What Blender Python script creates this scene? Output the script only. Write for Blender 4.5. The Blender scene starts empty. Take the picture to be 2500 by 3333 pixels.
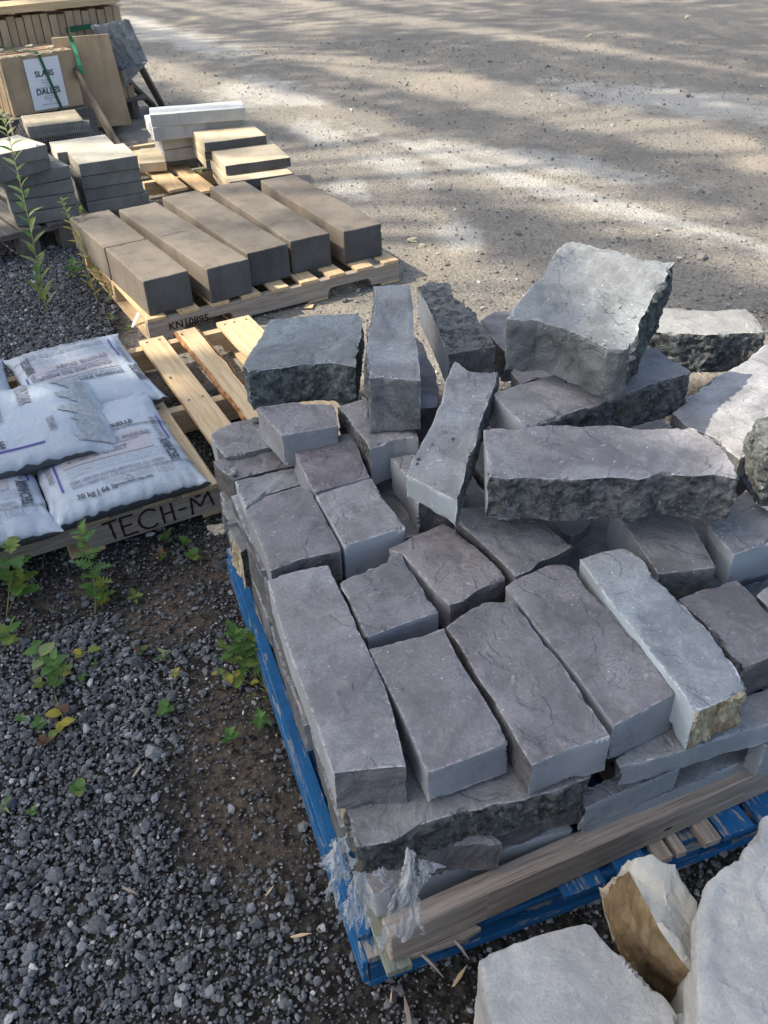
import bpy, bmesh, math, random
import numpy as np
from mathutils import Vector, Matrix, noise
R = math.radians
random.seed(7); rng = np.random.default_rng(7)
scene = bpy.context.scene
COL = scene.collection

# ------------------------------------------------------------------ camera, sky, sun, exposure
CAM_H = 1.6; PITCH = 0.6405; ROLL = -0.0334; FPX = 2838.0
_f = Vector((0, math.cos(PITCH), -math.sin(PITCH))); _r = Vector((1, 0, 0)); _u = _r.cross(_f)
_r2 = _r*math.cos(ROLL) + _u*math.sin(ROLL); _u2 = -_r*math.sin(ROLL) + _u*math.cos(ROLL)
cd = bpy.data.cameras.new('camera'); cam = bpy.data.objects.new('camera', cd); COL.objects.link(cam)
cd.sensor_fit = 'VERTICAL'; cd.sensor_height = 24.0; cd.lens = FPX/3333*24.0
cd.clip_start = 0.05; cd.clip_end = 400
m3 = Matrix((_r2, _u2, -_f)).transposed().to_4x4(); m3.translation = (0, 0, CAM_H)
cam.matrix_world = m3
scene.camera = cam
cd.dof.use_dof = False

SUN_AZ = R(184); SUN_EL = R(50)      # direction towards the sun, azimuth counter-clockwise from +x
SV = Vector((math.cos(SUN_AZ)*math.cos(SUN_EL), math.sin(SUN_AZ)*math.cos(SUN_EL), math.sin(SUN_EL)))
w = bpy.data.worlds.new('World'); scene.world = w; w.use_nodes = True
nt = w.node_tree; nt.nodes.clear()
sky = nt.nodes.new('ShaderNodeTexSky'); sky.sky_type = 'NISHITA'; sky.sun_disc = False
sky.sun_elevation = SUN_EL; sky.sun_rotation = R(90)-SUN_AZ
sky.air_density = 1.0; sky.dust_density = 4.0; sky.ozone_density = 1.0
bg = nt.nodes.new('ShaderNodeBackground'); bg.inputs[1].default_value = 0.15
wo = nt.nodes.new('ShaderNodeOutputWorld')
tint = nt.nodes.new('ShaderNodeMix'); tint.data_type = 'RGBA'; tint.blend_type = 'MULTIPLY'; tint.inputs[0].default_value = 1; tint.inputs[7].default_value = (.985, 1.0, .965, 1)
nt.links.new(sky.outputs[0], tint.inputs[6]); nt.links.new(tint.outputs[2], bg.inputs[0]); nt.links.new(bg.outputs[0], wo.inputs[0])
sd = bpy.data.lights.new('sun', 'SUN'); sd.energy = 3.4; sd.angle = R(0.5); sd.color = (1.0, 0.90, 0.75)
so = bpy.data.objects.new('sun', sd); COL.objects.link(so); so.location = (-8, 0, 12)
so.rotation_euler = SV.to_track_quat('Z', 'Y').to_euler()
scene.view_settings.view_transform = 'Standard'; scene.view_settings.look = 'None'
scene.view_settings.gamma = 1; scene.view_settings.exposure = 1.0
scene.render.engine = 'CYCLES'

# ------------------------------------------------------------------ helpers
Z = {'p': (0, 0, 1), '1': (0, 0, .6028), '3': (0, 1000, .4822), '4': (650, 850, .6028), '5': (1500, 750, .6028),
     '6': (750, 1700, .6028), '7': (1500, 1700, .6028), '8': (1000, 2400, .9042), 'b': (400, 1000, .4068),
     'a': (200, 540, .3315), 'r': (700, 540, .3918), 's': (0, 300, .3014), 't': (0, 0, .2893), 'v': (400, 280, .3496),
     'd': (0, 0, 1.50693), 'g': (0, 1700, .5425), 'h': (0, 2500, .6631), 'k': (1050, 2650, .3617), 'q': (1700, 2300, .4822), 'w': (750, 1800, .452)}
def at(k, x, y, z):
    "measured point of the photograph -> world point at height z"
    o = Z[k]; x = o[0]+x*o[2]; y = o[1]+y*o[2]
    d = _f + _r2*((x-1250)/FPX) - _u2*((y-1666.5)/FPX)
    t = (z-CAM_H)/d.z
    return Vector((d.x*t, d.y*t, z))
def tag(o, label=None, cat=None, group=None, kind=None):
    if label: o['label'] = label
    if cat: o['category'] = cat
    if group: o['group'] = group
    if kind: o['kind'] = kind
    return o
def empty(name, loc, label, cat, group=None):
    o = bpy.data.objects.new(name, None); COL.objects.link(o); o.location = loc; o.empty_display_size = .1
    return tag(o, label, cat, group)
def link(name, me, parent=None, origin=None):
    o = bpy.data.objects.new(name, me); COL.objects.link(o)
    if parent is not None:
        o.parent = parent
    else:
        if origin is None:
            n = len(me.vertices); co = np.empty(n*3, 'f'); me.vertices.foreach_get('co', co); co = co.reshape(-1, 3)
            origin = Vector(((co[:, 0].min()+co[:, 0].max())/2, (co[:, 1].min()+co[:, 1].max())/2, co[:, 2].min()))
        me.transform(Matrix.Translation(-Vector(origin))); o.location = origin
    return o
def part(name, me, root):
    "mesh given in world coordinates becomes a child of root (root is unrotated)"
    L = root.location.copy(); p = root.parent
    while p is not None: L += p.location; p = p.parent
    me.transform(Matrix.Translation(-L))
    o = bpy.data.objects.new(name, me); COL.objects.link(o); o.parent = root
    return o
def bm_mesh(bm, name, mats, smooth=False, sharp=None):
    me = bpy.data.meshes.new(name); bm.normal_update(); bm.to_mesh(me); bm.free()
    for m in (mats if isinstance(mats, (list, tuple)) else [mats]): me.materials.append(m)
    if smooth:
        me.polygons.foreach_set('use_smooth', [True]*len(me.polygons))
        if sharp: me.set_sharp_from_angle(angle=R(sharp))
    return me

class NT:
    "small wrapper for building node materials"
    def __init__(s, name, rough=.8, spec=.3):
        s.m = bpy.data.materials.new(name); s.m.use_nodes = True; s.t = s.m.node_tree
        s.t.nodes.clear(); s.o = s.n('OutputMaterial'); s.b = s.n('BsdfPrincipled')
        s.b.inputs['Roughness'].default_value = rough; s.b.inputs['Specular IOR Level'].default_value = spec
        s.l(s.b.outputs[0], s.o.inputs[0])
        s.tc = s.n('TexCoord'); oi = s.n('ObjectInfo'); vm = s.n('VectorMath'); vm.operation = 'MULTIPLY_ADD'
        s.l(oi.outputs['Random'], vm.inputs[0]); vm.inputs[1].default_value = (37., 61., 23.); s.l(s.tc.outputs['Object'], vm.inputs[2])
        s.P = vm.outputs[0]; s.OB = s.tc.outputs['Object']; s.W = s.n('NewGeometry').outputs['Position']
    def n(s, k): return s.t.nodes.new('ShaderNode'+k)
    def l(s, a, b): s.t.links.new(a, b)
    def setin(s, sock, v):
        if isinstance(v, bpy.types.NodeSocket): s.l(v, sock)
        elif isinstance(v, tuple) and len(v) == 3 and sock.type == 'RGBA': sock.default_value = (*v, 1)
        else: sock.default_value = v
    def map(s, v, sc=(1, 1, 1), rot=(0, 0, 0), loc=(0, 0, 0)):
        m = s.n('Mapping'); s.l(v, m.inputs[0]); m.inputs['Scale'].default_value = sc
        m.inputs['Rotation'].default_value = rot; m.inputs['Location'].default_value = loc; return m.outputs[0]
    def noise(s, scale, det=5, rough=.6, v=None, dist=0., col=False):
        n = s.n('TexNoise'); s.l(v or s.P, n.inputs['Vector']); n.inputs['Scale'].default_value = scale
        n.inputs['Detail'].default_value = det; n.inputs['Roughness'].default_value = rough
        n.inputs['Distortion'].default_value = dist; return n.outputs['Color' if col else 'Fac']
    def vor(s, scale, v=None, feat='F1', out='Distance', rnd=1.):
        n = s.n('TexVoronoi'); n.feature = feat; s.l(v or s.P, n.inputs['Vector']); n.inputs['Scale'].default_value = scale
        n.inputs['Randomness'].default_value = rnd; return n.outputs[out]
    def ramp(s, v, a, b, lo=0., hi=1.):
        n = s.n('MapRange'); n.interpolation_type = 'SMOOTHSTEP'; s.setin(n.inputs[0], v)
        n.inputs[1].default_value = a; n.inputs[2].default_value = b; n.inputs[3].default_value = lo; n.inputs[4].default_value = hi
        return n.outputs[0]
    def mix(s, f, a, b, mode='MIX'):
        n = s.n('Mix'); n.data_type = 'RGBA'; n.blend_type = mode
        s.setin(n.inputs[0], f); s.setin(n.inputs[6], a); s.setin(n.inputs[7], b); return n.outputs[2]
    def math(s, op, a, b=0., c=None):
        n = s.n('Math'); n.operation = op; s.setin(n.inputs[0], a); s.setin(n.inputs[1], b)
        if c is not None: s.setin(n.inputs[2], c)
        return n.outputs[0]
    def bump(s, h, dist=.002, st=1., nrm=None):
        n = s.n('Bump'); n.inputs['Strength'].default_value = st; n.inputs['Distance'].default_value = dist
        s.l(h, n.inputs['Height'])
        if nrm: s.l(nrm, n.inputs['Normal'])
        return n.outputs[0]
    def attr(s, name, out='Fac'):
        n = s.n('Attribute'); n.attribute_name = name; return n.outputs[out]
    def objcol(s): return s.n('ObjectInfo').outputs['Color']
    def objrnd(s): return s.n('ObjectInfo').outputs['Random']
    def color(s, c): s.setin(s.b.inputs['Base Color'], c)
    def normal(s, n): s.l(n, s.b.inputs['Normal'])

def mat_plain(name, c, rough=.7, spec=.3, var=.15, sc=12, bump=0.001, bsc=60):
    t = NT(name, rough, spec)
    a = t.mix(t.ramp(t.noise(sc), .3, .7), tuple(x*(1-var) for x in c), tuple(min(1, x*(1+var)) for x in c))
    t.color(a); t.normal(t.bump(t.noise(bsc, 4), bump, .7)); return t.m

# ---- stones: cleft top, sawn side, rock-faced side. Tint per stone through the object colour.
def mat_cleft():
    t = NT('cleft_stone', .86, .22)
    g = t.noise(7, 6, .65, dist=.6)
    c = t.mix(t.ramp(g, .36, .64), (.182, .182, .189), (.312, .314, .323))
    c = t.mix(t.math('MULTIPLY', t.ramp(t.noise(17, 6, .7, dist=1.2), .5, .68), .55), c, (.33, .335, .342))
    c = t.mix(t.ramp(t.noise(2.6, 3, .5), .52, .72, 0, .5), c, (.27, .265, .245))       # tan dust
    c = t.mix(t.ramp(t.noise(160, 3, .7), .35, .75, 0, .5), c, (.15, .15, .155))       # grain
    sc = t.noise(34, 6, .75, dist=2.2)
    fl = t.math('MULTIPLY', t.ramp(sc, .60, .65), t.ramp(t.noise(9, 3), .45, .60))
    c = t.mix(t.math('MULTIPLY', fl, .6), c, (.56, .57, .58))                           # pale scratches
    v = t.vor(75); c = t.mix(t.math('MULTIPLY', t.ramp(v, .15, .08), t.ramp(t.noise(14), .5, .62)), c, (.72, .72, .74))
    rid = t.noise(5.5, 4, .55, dist=1.4)
    cr = t.ramp(t.math('ABSOLUTE', t.math('SUBTRACT', rid, .5)), .0, .006, 1, 0)
    cr = t.math('MULTIPLY', cr, t.ramp(t.noise(4, 2), .56, .66))
    c = t.mix(t.math('MULTIPLY', cr, .45), c, (.09, .085, .09))
    e = t.math('MULTIPLY', t.ramp(t.attr('edge'), .35, .95), t.ramp(t.noise(70, 4, .7), .42, .60))
    c = t.mix(t.math('MULTIPLY', e, .65), c, (.56, .57, .58))
    c = t.mix(1., c, t.objcol(), 'MULTIPLY')
    t.color(c)
    h = t.math('ADD', t.math('MULTIPLY', t.noise(16, 7, .68, dist=1.), 1.), t.math('MULTIPLY', t.ramp(rid, .485, .515), .28))
    n1 = t.bump(h, .009, .75); t.normal(t.bump(t.noise(230, 3, .7), .0016, .6, n1))
    return t.m
def mat_sawn():
    t = NT('sawn_stone', .62, .35)
    v = t.map(t.P, (1, 1, .25))
    c = t.mix(t.ramp(t.noise(6, 4, .6, v=v), .3, .72), (.265, .290, .315), (.38, .41, .435))
    c = t.mix(t.ramp(t.noise(3, 3), .50, .68, 0, .75), c, (.24, .235, .235))
    c = t.mix(t.math('MULTIPLY', t.ramp(t.noise(11, 6, .75, dist=1.5), .56, .64), .5), c, (.19, .19, .20))
    c = t.mix(t.ramp(t.noise(90, 4, .7), .58, .75, 0, .5), c, (.52, .54, .56))
    sv = t.map(t.P, (90, 6, 90), rot=(R(20), R(35), R(20)))
    c = t.mix(t.math('MULTIPLY', t.ramp(t.noise(1., 3, .6, v=sv), .55, .75), .35), c, (.47, .49, .51))
    e = t.math('MULTIPLY', t.ramp(t.attr('edge'), .5, .98), t.ramp(t.noise(60, 4, .7), .45, .6))
    c = t.mix(t.math('MULTIPLY', e, .7), c, (.62, .63, .65))
    c = t.mix(1., c, t.objcol(), 'MULTIPLY'); t.color(c)
    t.normal(t.bump(t.noise(120, 4, .6), .0012, .6)); return t.m
def mat_rock():
    t = NT('rock_face_stone', .85, .2)
    g = t.noise(26, 7, .7, dist=.5)
    c = t.mix(t.ramp(g, .40, .60), (.085, .092, .093), (.255, .268, .268))
    c = t.mix(t.math('MULTIPLY', t.ramp(t.noise(85, 5, .75), .52, .62), .6), c, (.36, .38, .38))
    c = t.mix(t.math('MULTIPLY', t.ramp(t.noise(11, 5, .7, dist=2.), .60, .68), t.ramp(t.noise(90, 3), .4, .6)), c, (.58, .60, .60))
    c = t.mix(t.ramp(t.noise(5, 3), .62, .72, 0, .55), c, (.20, .19, .12))
    e = t.math('MULTIPLY', t.ramp(t.attr('edge'), .3, .9), t.ramp(t.noise(60, 4, .7), .42, .6))
    c = t.mix(t.math('MULTIPLY', e, .6), c, (.5, .52, .53))
    c = t.mix(1., c, t.objcol(), 'MULTIPLY'); t.color(c)
    n1 = t.bump(t.noise(55, 8, .8, dist=.7), .022, 1.); t.normal(t.bump(t.vor(120), .003, .6, n1)); return t.m
def mat_darkcleft():
    t = NT('dark_split_stone', .75, .25)
    g = t.noise(9, 6, .65, dist=1.)
    c = t.mix(t.ramp(g, .3, .7), (.095, .095, .099), (.205, .205, .211))
    c = t.mix(t.math('MULTIPLY', t.ramp(t.noise(40, 6, .75, dist=2.), .62, .66), .6), c, (.5, .5, .52))
    e = t.math('MULTIPLY', t.ramp(t.attr('edge'), .5, .95), t.ramp(t.noise(60, 4, .7), .42, .6))
    c = t.mix(t.math('MULTIPLY', e, .5), c, (.5, .52, .53))
    c = t.mix(1., c, t.objcol(), 'MULTIPLY'); t.color(c)
    n1 = t.bump(t.noise(12, 6, .65, dist=1.5), .02, .9); t.normal(t.bump(t.noise(200, 3, .7), .001, .6, n1)); return t.m
def mat_white():
    t = NT('white_quartzite', .7, .3)
    g = t.noise(4.5, 6, .65, dist=.8)
    c = t.mix(t.ramp(g, .38, .62), (.33, .335, .335), (.47, .465, .45))
    c = t.mix(t.math('MULTIPLY', t.ramp(t.noise(40, 6, .75), .5, .66), .5), c, (.56, .555, .54))
    c = t.mix(t.math('MULTIPLY', t.ramp(t.noise(210, 3, .8), .5, .64), .45), c, (.27, .27, .265))
    v = t.map(t.P, (.5, 6, 6), rot=(0, 0, R(35)))
    c = t.mix(t.ramp(t.noise(5, 5, .6, v=v), .5, .75, 0, .5), c, (.37, .38, .40))
    c = t.mix(t.ramp(t.noise(3, 4, .6), .56, .74, 0, .6), c, (.47, .41, .31))
    sp = t.vor(16); c = t.mix(t.math('MULTIPLY', t.ramp(sp, .08, .03), .8), c, (.42, .22, .07))
    c = t.mix(1., c, t.objcol(), 'MULTIPLY'); t.color(c)
    v3 = t.map(t.P, (1, 1.6, 9), rot=(R(12), R(8), 0)); n1 = t.bump(t.noise(5, 6, .7, v=v3, dist=.5), .007, .6, t.bump(t.noise(20, 7, .7, dist=.5), .004, .7)); t.normal(t.bump(t.noise(130, 5, .75), .0035, .8, n1)); return t.m
def mat_brown():
    t = NT('iron_stained_stone', .8, .25)
    v = t.map(t.P, (3, 3, 1), rot=(0, R(25), 0))
    g = t.noise(6, 6, .65, v=v, dist=.6)
    c = t.mix(t.ramp(g, .3, .7), (.15, .098, .05), (.34, .25, .145))
    c = t.mix(t.ramp(t.noise(5, 4), .55, .7, 0, .6), c, (.38, .34, .24)); t.color(c)
    t.normal(t.bump(t.noise(16, 7, .65, v=v, dist=1.), .014, .9)); return t.m
def mat_cream():
    t = NT('cream_quartzite', .7, .3)
    g = t.noise(5, 5, .6, dist=.5)
    c = t.mix(t.ramp(g, .3, .7), (.40, .36, .29), (.50, .48, .43))
    c = t.mix(t.ramp(t.noise(4.0, 3, .5), .5, .68, 0, .9), c, (.42, .26, .11)); t.color(c)
    t.normal(t.bump(t.noise(16, 7, .65, dist=1.), .010, .9)); return t.m
M_CL = mat_cleft(); M_SA = mat_sawn(); M_RO = mat_rock(); M_DC = mat_darkcleft(); M_WH = mat_white(); M_BR = mat_brown(); M_CR = mat_cream()
def mat_tan():
    t = NT('tan_weathered_face', .85, .2)
    c = t.mix(t.ramp(t.noise(30, 6, .7, v=t.map(t.P, (2, 2, .5))), .35, .65), (.23, .17, .10), (.55, .48, .35)); t.color(c)
    t.normal(t.bump(t.noise(40, 7, .7), .012, 1.)); return t.m
M_TAN = mat_tan()
SM = [M_CL, M_SA, M_RO, M_DC, M_WH, M_BR, M_CR, M_TAN]; KI = {'c': 0, 's': 1, 'r': 2, 'd': 3, 'w': 4, 'b': 5, 'y': 6, 't': 7}

def stone(name, label, cat, pts, z, h, sides, top='c', tint=(1, 1, 1), res=.0085, amp=1., tilt=False, bottoms=None, group=None, shrink=.0018, rr=1.):
    """block with the outline pts (measured points, heights z) extruded down by h; sides: one letter per outline edge
    (the last letter repeats)."""
    k = pts[0] if isinstance(pts[0], str) else 'p'
    pl = [p for p in pts if not isinstance(p, str)]
    n = len(pl); zz = z if callable(z) else None
    V = []
    for i, p in enumerate(pl):
        zi = (z[i] if isinstance(z, (list, tuple)) else z)
        if isinstance(p, Vector): V.append(Vector((p.x, p.y, zi)))
        else: V.append(at(k, p[0], p[1], zi))
    sides = (list(sides)+[sides[-1]]*n)[:n]
    area = sum(V[i].x*V[(i+1) % n].y-V[(i+1) % n].x*V[i].y for i in range(n))
    bl = None
    if bottoms: bl = {i: (at(*b) if not isinstance(b, Vector) else b) for i, b in bottoms.items()}
    if area < 0:
        V.reverse(); sides = sides[:-1][::-1]+[sides[-1]]
        if bl: bl = {n-1-i: b for i, b in bl.items()}
    c = sum(V, Vector())/n
    V = [v-(v-c).normalized()*shrink for v in V]
    dn = Vector((0, 0, -h))
    if tilt:
        nn = Vector()
        for i in range(n): nn += (V[i]-c).cross(V[(i+1) % n]-c)
        dn = -nn.normalized()*h
    bm = bmesh.new()
    vt = [bm.verts.new(v) for v in V]; vb = []
    for i, v in enumerate(V):
        if bl and i in bl: b = bl[i]
        else: b = v+dn+(v-c).normalized()*random.uniform(-.006, .002)
        vb.append(bm.verts.new(b))
    ct = bm.verts.new(c); cb = bm.verts.new(sum((v.co for v in vb), Vector())/n)
    fe = set()
    for i in range(n):
        j = (i+1) % n
        f = bm.faces.new((ct, vt[i], vt[j])); f.material_index = KI[top]
        f = bm.faces.new((cb, vb[j], vb[i])); f.material_index = KI['d' if top != 'w' else 'w']
        for tri in ((vt[i], vb[i], vb[j]), (vt[i], vb[j], vt[j])):
            f = bm.faces.new(tri); f.material_index = KI[sides[i]]
    el = bm.edges.layers.int.new('sh')
    def mark(a, b):
        e = bm.edges.get((a, b))
        if e: e[el] = 1
    for i in range(n):
        j = (i+1) % n; mark(vt[i], vt[j]); mark(vb[i], vb[j])
        a = (V[i]-V[i-1]); b = (V[j]-V[i])
        if a.angle(b, 0) > R(38) or sides[i] != sides[i-1]: mark(vt[i], vb[i])
    for it in range(12):
        es = [e for e in bm.edges if e.calc_length() > res*1.45]
        if not es: break
        # longest first keeps the triangles well shaped
        L = sorted(e.calc_length() for e in es); thr = L[int(len(L)*.35)] if it < 7 else 0
        es = [e for e in es if e.calc_length() >= thr]
        bmesh.ops.subdivide_edges(bm, edges=es, cuts=1)
        q = [f for f in bm.faces if len(f.verts) > 3]
        if q: bmesh.ops.triangulate(bm, faces=q, quad_method='BEAUTY', ngon_method='BEAUTY')
    bm.normal_update()
    seed = Vector((random.random()*50, random.random()*50, random.random()*50))
    N = noise.noise
    flk = []
    for _ in range(random.choice((0, 1, 1, 2))):
        i_ = random.randrange(n); cc_ = V[i_].lerp(c, random.uniform(.1, .9)); flk.append((cc_, random.uniform(.035, .08)))
    elv = {}; bm.verts.index_update()
    for v in bm.verts:
        ks = [f.material_index for f in v.link_faces]; m = len(ks)
        wr = sum(1 for q in ks if q in (2, 7))/m; wc = sum(1 for q in ks if q in (0, 4, 6))/m; wd = sum(1 for q in ks if q in (3, 5))/m; ws = sum(1 for q in ks if q == 1)/m
        sh = any(e[el] for e in v.link_edges)
        elv[v.index] = 1. if sh else 0.
        p = v.co+seed; nn = v.normal
        d = 0.
        if wc: 
            a1 = N(p*5.5); st = 1 if N(p*7+Vector((9, 0, 0)))+.35*N(p*25) > .05 else 0
            d += wc*amp*(.004*a1+.0020*st+.0012*N(p*38))
            if 4 in ks or 6 in ks: d += amp*wc*(.005*(1 if N(p*4.5) > .02 else 0)+.004*(1 if N(p*9+Vector((4, 0, 0))) > .08 else 0)-.008*abs(N(p*6))+.003*N(p*45))
            for cc_, r2_ in flk:
                dd_ = (v.co-cc_).length*(1+.45*N(p*7))/r2_
                if dd_ < 1: d -= amp*wc*.0034*dd_**3
        if wd: d += wd*amp*(.008*N(p*9)+.004*N(p*26)+.002*N(p*70))
        if wr: d += wr*amp*rr*(.007*N(p*13)+.005*abs(N(p*32))+.005*N(p*75)+.004*N(p*140))
        if ws: d += ws*.0006*N(p*20)
        q = v.co+nn*d
        if sh:
            ch = max(0., N(p*22)-.18)*.016*(1 if wr < .3 else 2)+.0012+.0012*N(p*90)
            q -= nn*ch
        if wr and wr < 1:
            q += Vector((N(p*20+Vector((3, 0, 0))), N(p*20+Vector((0, 7, 0))), .4*N(p*24)))*.010*wr*rr
        v.co = q
    me = bpy.data.meshes.new(name)
    ev = [elv.get(v.index, 0.) for v in bm.verts]
    bm.normal_update(); bm.to_mesh(me); bm.free()
    at_ = me.attributes.new('edge', 'FLOAT', 'POINT'); at_.data.foreach_set('value', ev)
    for mm in SM: me.materials.append(mm)
    me.polygons.foreach_set('use_smooth', [True]*len(me.polygons)); me.set_sharp_from_angle(angle=R(33))
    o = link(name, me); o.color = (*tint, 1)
    return tag(o, label, cat, group)

# ------------------------------------------------------------------ the grey stone pile
PA = Vector((math.cos(R(18.5)), math.sin(R(18.5)), 0)); PB = Vector((-PA.y, PA.x, 0)); PO = Vector((-.053, .735, 0))
def PL(a, b, z=0): return PO+PA*a+PB*b+Vector((0, 0, z))
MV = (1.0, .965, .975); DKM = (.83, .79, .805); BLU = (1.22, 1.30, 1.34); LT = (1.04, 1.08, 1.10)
G1 = 'grey ledge stones stacked on the blue pallet'
def S(label, *a, **k): return stone('ledge_stone', label, 'stone block', *a, group=G1, **k)
# top row along the front edge
S('long narrow grey block at the left front corner of the pile', ['6', (192,297),(380,257),(525,234),(640,450),(745,680),(850,920),(955,1325),(835,1332),(555,1362),(430,1010),(290,640)], .49, .092, 'scccccddsss', tint=MV)
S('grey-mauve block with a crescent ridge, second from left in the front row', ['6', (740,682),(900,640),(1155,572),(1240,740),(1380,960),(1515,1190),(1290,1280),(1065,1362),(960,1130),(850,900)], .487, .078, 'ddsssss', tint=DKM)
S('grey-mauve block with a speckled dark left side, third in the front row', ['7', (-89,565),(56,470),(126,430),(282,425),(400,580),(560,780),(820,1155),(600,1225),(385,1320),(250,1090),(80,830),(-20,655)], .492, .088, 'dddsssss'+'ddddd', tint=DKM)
S('mauve block with shell-like flake marks, left of the pale tapering front block', ['7', (235,345),(330,290),(480,225),(570,225),(620,262),(680,370),(790,450),(930,625),(1060,765),(1190,912),(1050,990),(830,1105),(640,850),(430,600),(330,470)], .488, .10, 'dddsssssss'+'sssss', tint=DKM)
S('pale blue-grey tapering block with a flaky cream end, front row right', ['7', (632,190),(760,150),(860,130),(920,145),(1000,230),(1085,340),(1170,410),(1250,490),(1345,590),(1440,720),(1500,830),(1557,915),(1420,970),(1265,1035),(1190,915),(1120,830),(960,620),(780,400)], .505, .092, 'ddddrrrrrrrttssssss', tint=BLU, tilt=False)
S('smooth mauve block just right of the pale tapering front block', ['7', (1172,412),(1330,350),(1490,307),(1580,390),(1659,480),(1800,640),(1780,690),(1659,735),(1520,800),(1440,700),(1300,540)], .465, .085, 'sssssdddrrr', tint=DKM)
S('corner of a grey block at the right edge, beyond the smooth mauve block', ['7', (1588,385),(1659,335),(1900,250),(2050,500),(1860,590),(1720,520)], .47, .085, 'dsssrr', tint=MV)
# second row
S('wide mauve block with a dark near face, behind the long corner block', ['4', (245,1345),(350,1267),(545,1210),(608,1252),(690,1400),(764,1540),(764,1566),(646,1590),(546,1612),(381,1675),(320,1520)], .492, .082, 'dsssssdddsss', tint=DKM)
S('mauve block with branching crack marks and a cross-hatched sawn near face', ['4', (618,1257),(760,1212),(925,1167),(1020,1310),(1123,1436),(960,1488),(779,1540),(700,1400)], .497, .095, 'dsssssss', tint=MV)
S('smooth dark mauve block with a pale left side, upper left of the pile', ['4', (497,1000),(540,967),(640,948),(830,930),(880,1060),(925,1163),(760,1208),(625,1248),(590,1208),(540,1100)], .50, .095, 'dddsssssss', tint=(.80,.725,.755))
S('reddish block with pale sawn end under the rear left rock-faced block', ['4', (305,795),(500,760),(715,772),(745,830),(755,890),(600,918),(440,945),(370,870)], .55, .088, 'dddsssss', tint=(0.898,0.862,0.880))
S('square mauve block in the second row, right of the long corner block', ['6', (578,325),(690,270),(800,235),(855,190),(915,160),(985,270),(1060,390),(1130,487),(940,550),(742,625),(660,470)], .486, .075, 'ddddsssssddd', tint=DKM)
S('brownish mauve block with a dark scooped near end, middle of the second row', ['6', (850,145),(940,90),(1040,40),(1150,3),(1220,40),(1320,120),(1500,298),(1400,340),(1330,372),(1260,430),(1185,450),(1110,390),(1030,290),(930,180)], .484, .085, 'dddsssddddssss', tint=(.90,.81,.79))
S('dark mauve block half hidden below the left end of the longest block', ['5', (-50,1560),(0,1500),(200,1480),(455,1565),(540,1630),(620,1700),(520,1760),(430,1790),(380,1840),(294,1870),(160,1740),(30,1620)], .488, .085, 'dddssdddddddd', tint=(0.880,0.848,0.862))
S('mauve block with two black cracks, right of the dark hole in the pile', ['5', (800,1520),(1150,1500),(1250,1585),(1320,1700),(1385,1822),(1280,1835),(1065,1860),(980,1740),(890,1600)], .487, .09, 'dsssddsss', tint=(0.842,0.815,0.824))
S('block with a scuffed top and a bright bluish sawn end at the right picture edge', ['5', (1330,1590),(1440,1480),(1540,1400),(1640,1500),(1780,1650),(1659,1692),(1475,1755),(1400,1680)], .497, .09, 'rdsssssss', tint=(1.015,1.024,1.042))
S('low grey block behind the right end of the long rock-faced block', ['5', (1480,1260),(1560,1280),(1700,1400),(1760,1560),(1659,1550),(1540,1400)], .46, .09, 'd', tint=DKM)
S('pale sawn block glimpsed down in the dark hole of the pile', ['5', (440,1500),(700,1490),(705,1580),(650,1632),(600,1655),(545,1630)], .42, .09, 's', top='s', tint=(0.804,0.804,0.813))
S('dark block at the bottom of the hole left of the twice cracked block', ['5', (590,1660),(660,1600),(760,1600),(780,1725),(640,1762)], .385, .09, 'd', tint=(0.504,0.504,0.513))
# left side stack
S('low block at the rear left corner of the pile, beside the wooden pallet', ['4', (50,930),(190,868),(330,835),(400,870),(450,990),(290,1025),(135,1062),(85,1000)], .43, .09, 'ddssddds', tint=MV)
S('low block carrying two loose stone chips, on the left edge of the pile', ['4', (75,1085),(180,1052),(275,1028),(470,985),(540,1100),(450,1115),(330,1145),(185,1183),(110,1130)], .415, .088, 'ddssddddd', tint=DKM)
S('grey block between the chip-strewn block and the wide mauve block', ['4', (185,1187),(350,1147),(520,1118),(600,1205),(545,1206),(350,1262),(245,1341)], .425, .10, 'ddsddss', tint=LT)
S('block with a chalky left face in the lower course of the left side', ['b', (775,1480),(900,1450),(1060,1560),(1080,1700),(940,1712),(830,1742),(800,1600)], .34, .085, 'sdddsrr', tint=(0.896,0.896,0.887))
S('low block with black broken end above the far tip of the blue pallet', ['b', (840,1745),(960,1700),(1100,1700),(1120,1880),(1052,1905),(935,1962),(870,1850)], .325, .12, 'dddrrtt', tint=(0.850,0.850,0.850))
# tilted stones thrown on top
S('big block with a coarse green-black rock face, rear left of the pile', ['4', (227,560),(300,440),(380,312),(600,287),(845,280),(880,300),(868,430),(840,572),(760,560),(690,550),(560,562),(430,577),(260,600)], .602, .108, 'ssddrrrrrrrrr', tint=(.90,.98,1.0))
S('long high block with flat grey top and dark reddish end, behind the leaning stone', ['4', (940,132),(1040,124),(1135,127),(1152,260),(1162,380),(1185,500),(1195,645),(1060,637),(990,627),(915,637),(893,500),(903,380),(945,250)], [.74,.74,.74,.72,.71,.70,.68,.68,.68,.68,.70,.71,.73], .135, 'ddssssdddrrrr', tint=LT)
S('wedge-shaped block with speckled rough top and smooth pale left side, rear centre', ['4', (1177,142),(1230,117),(1350,120),(1358,180),(1420,222),(1470,262),(1530,340),(1585,430),(1590,462),(1480,482),(1342,503),(1260,322)], .63, .10, 'rrrrrrrrddss', top='r', tint=(1.135,1.113,1.122))
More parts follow.
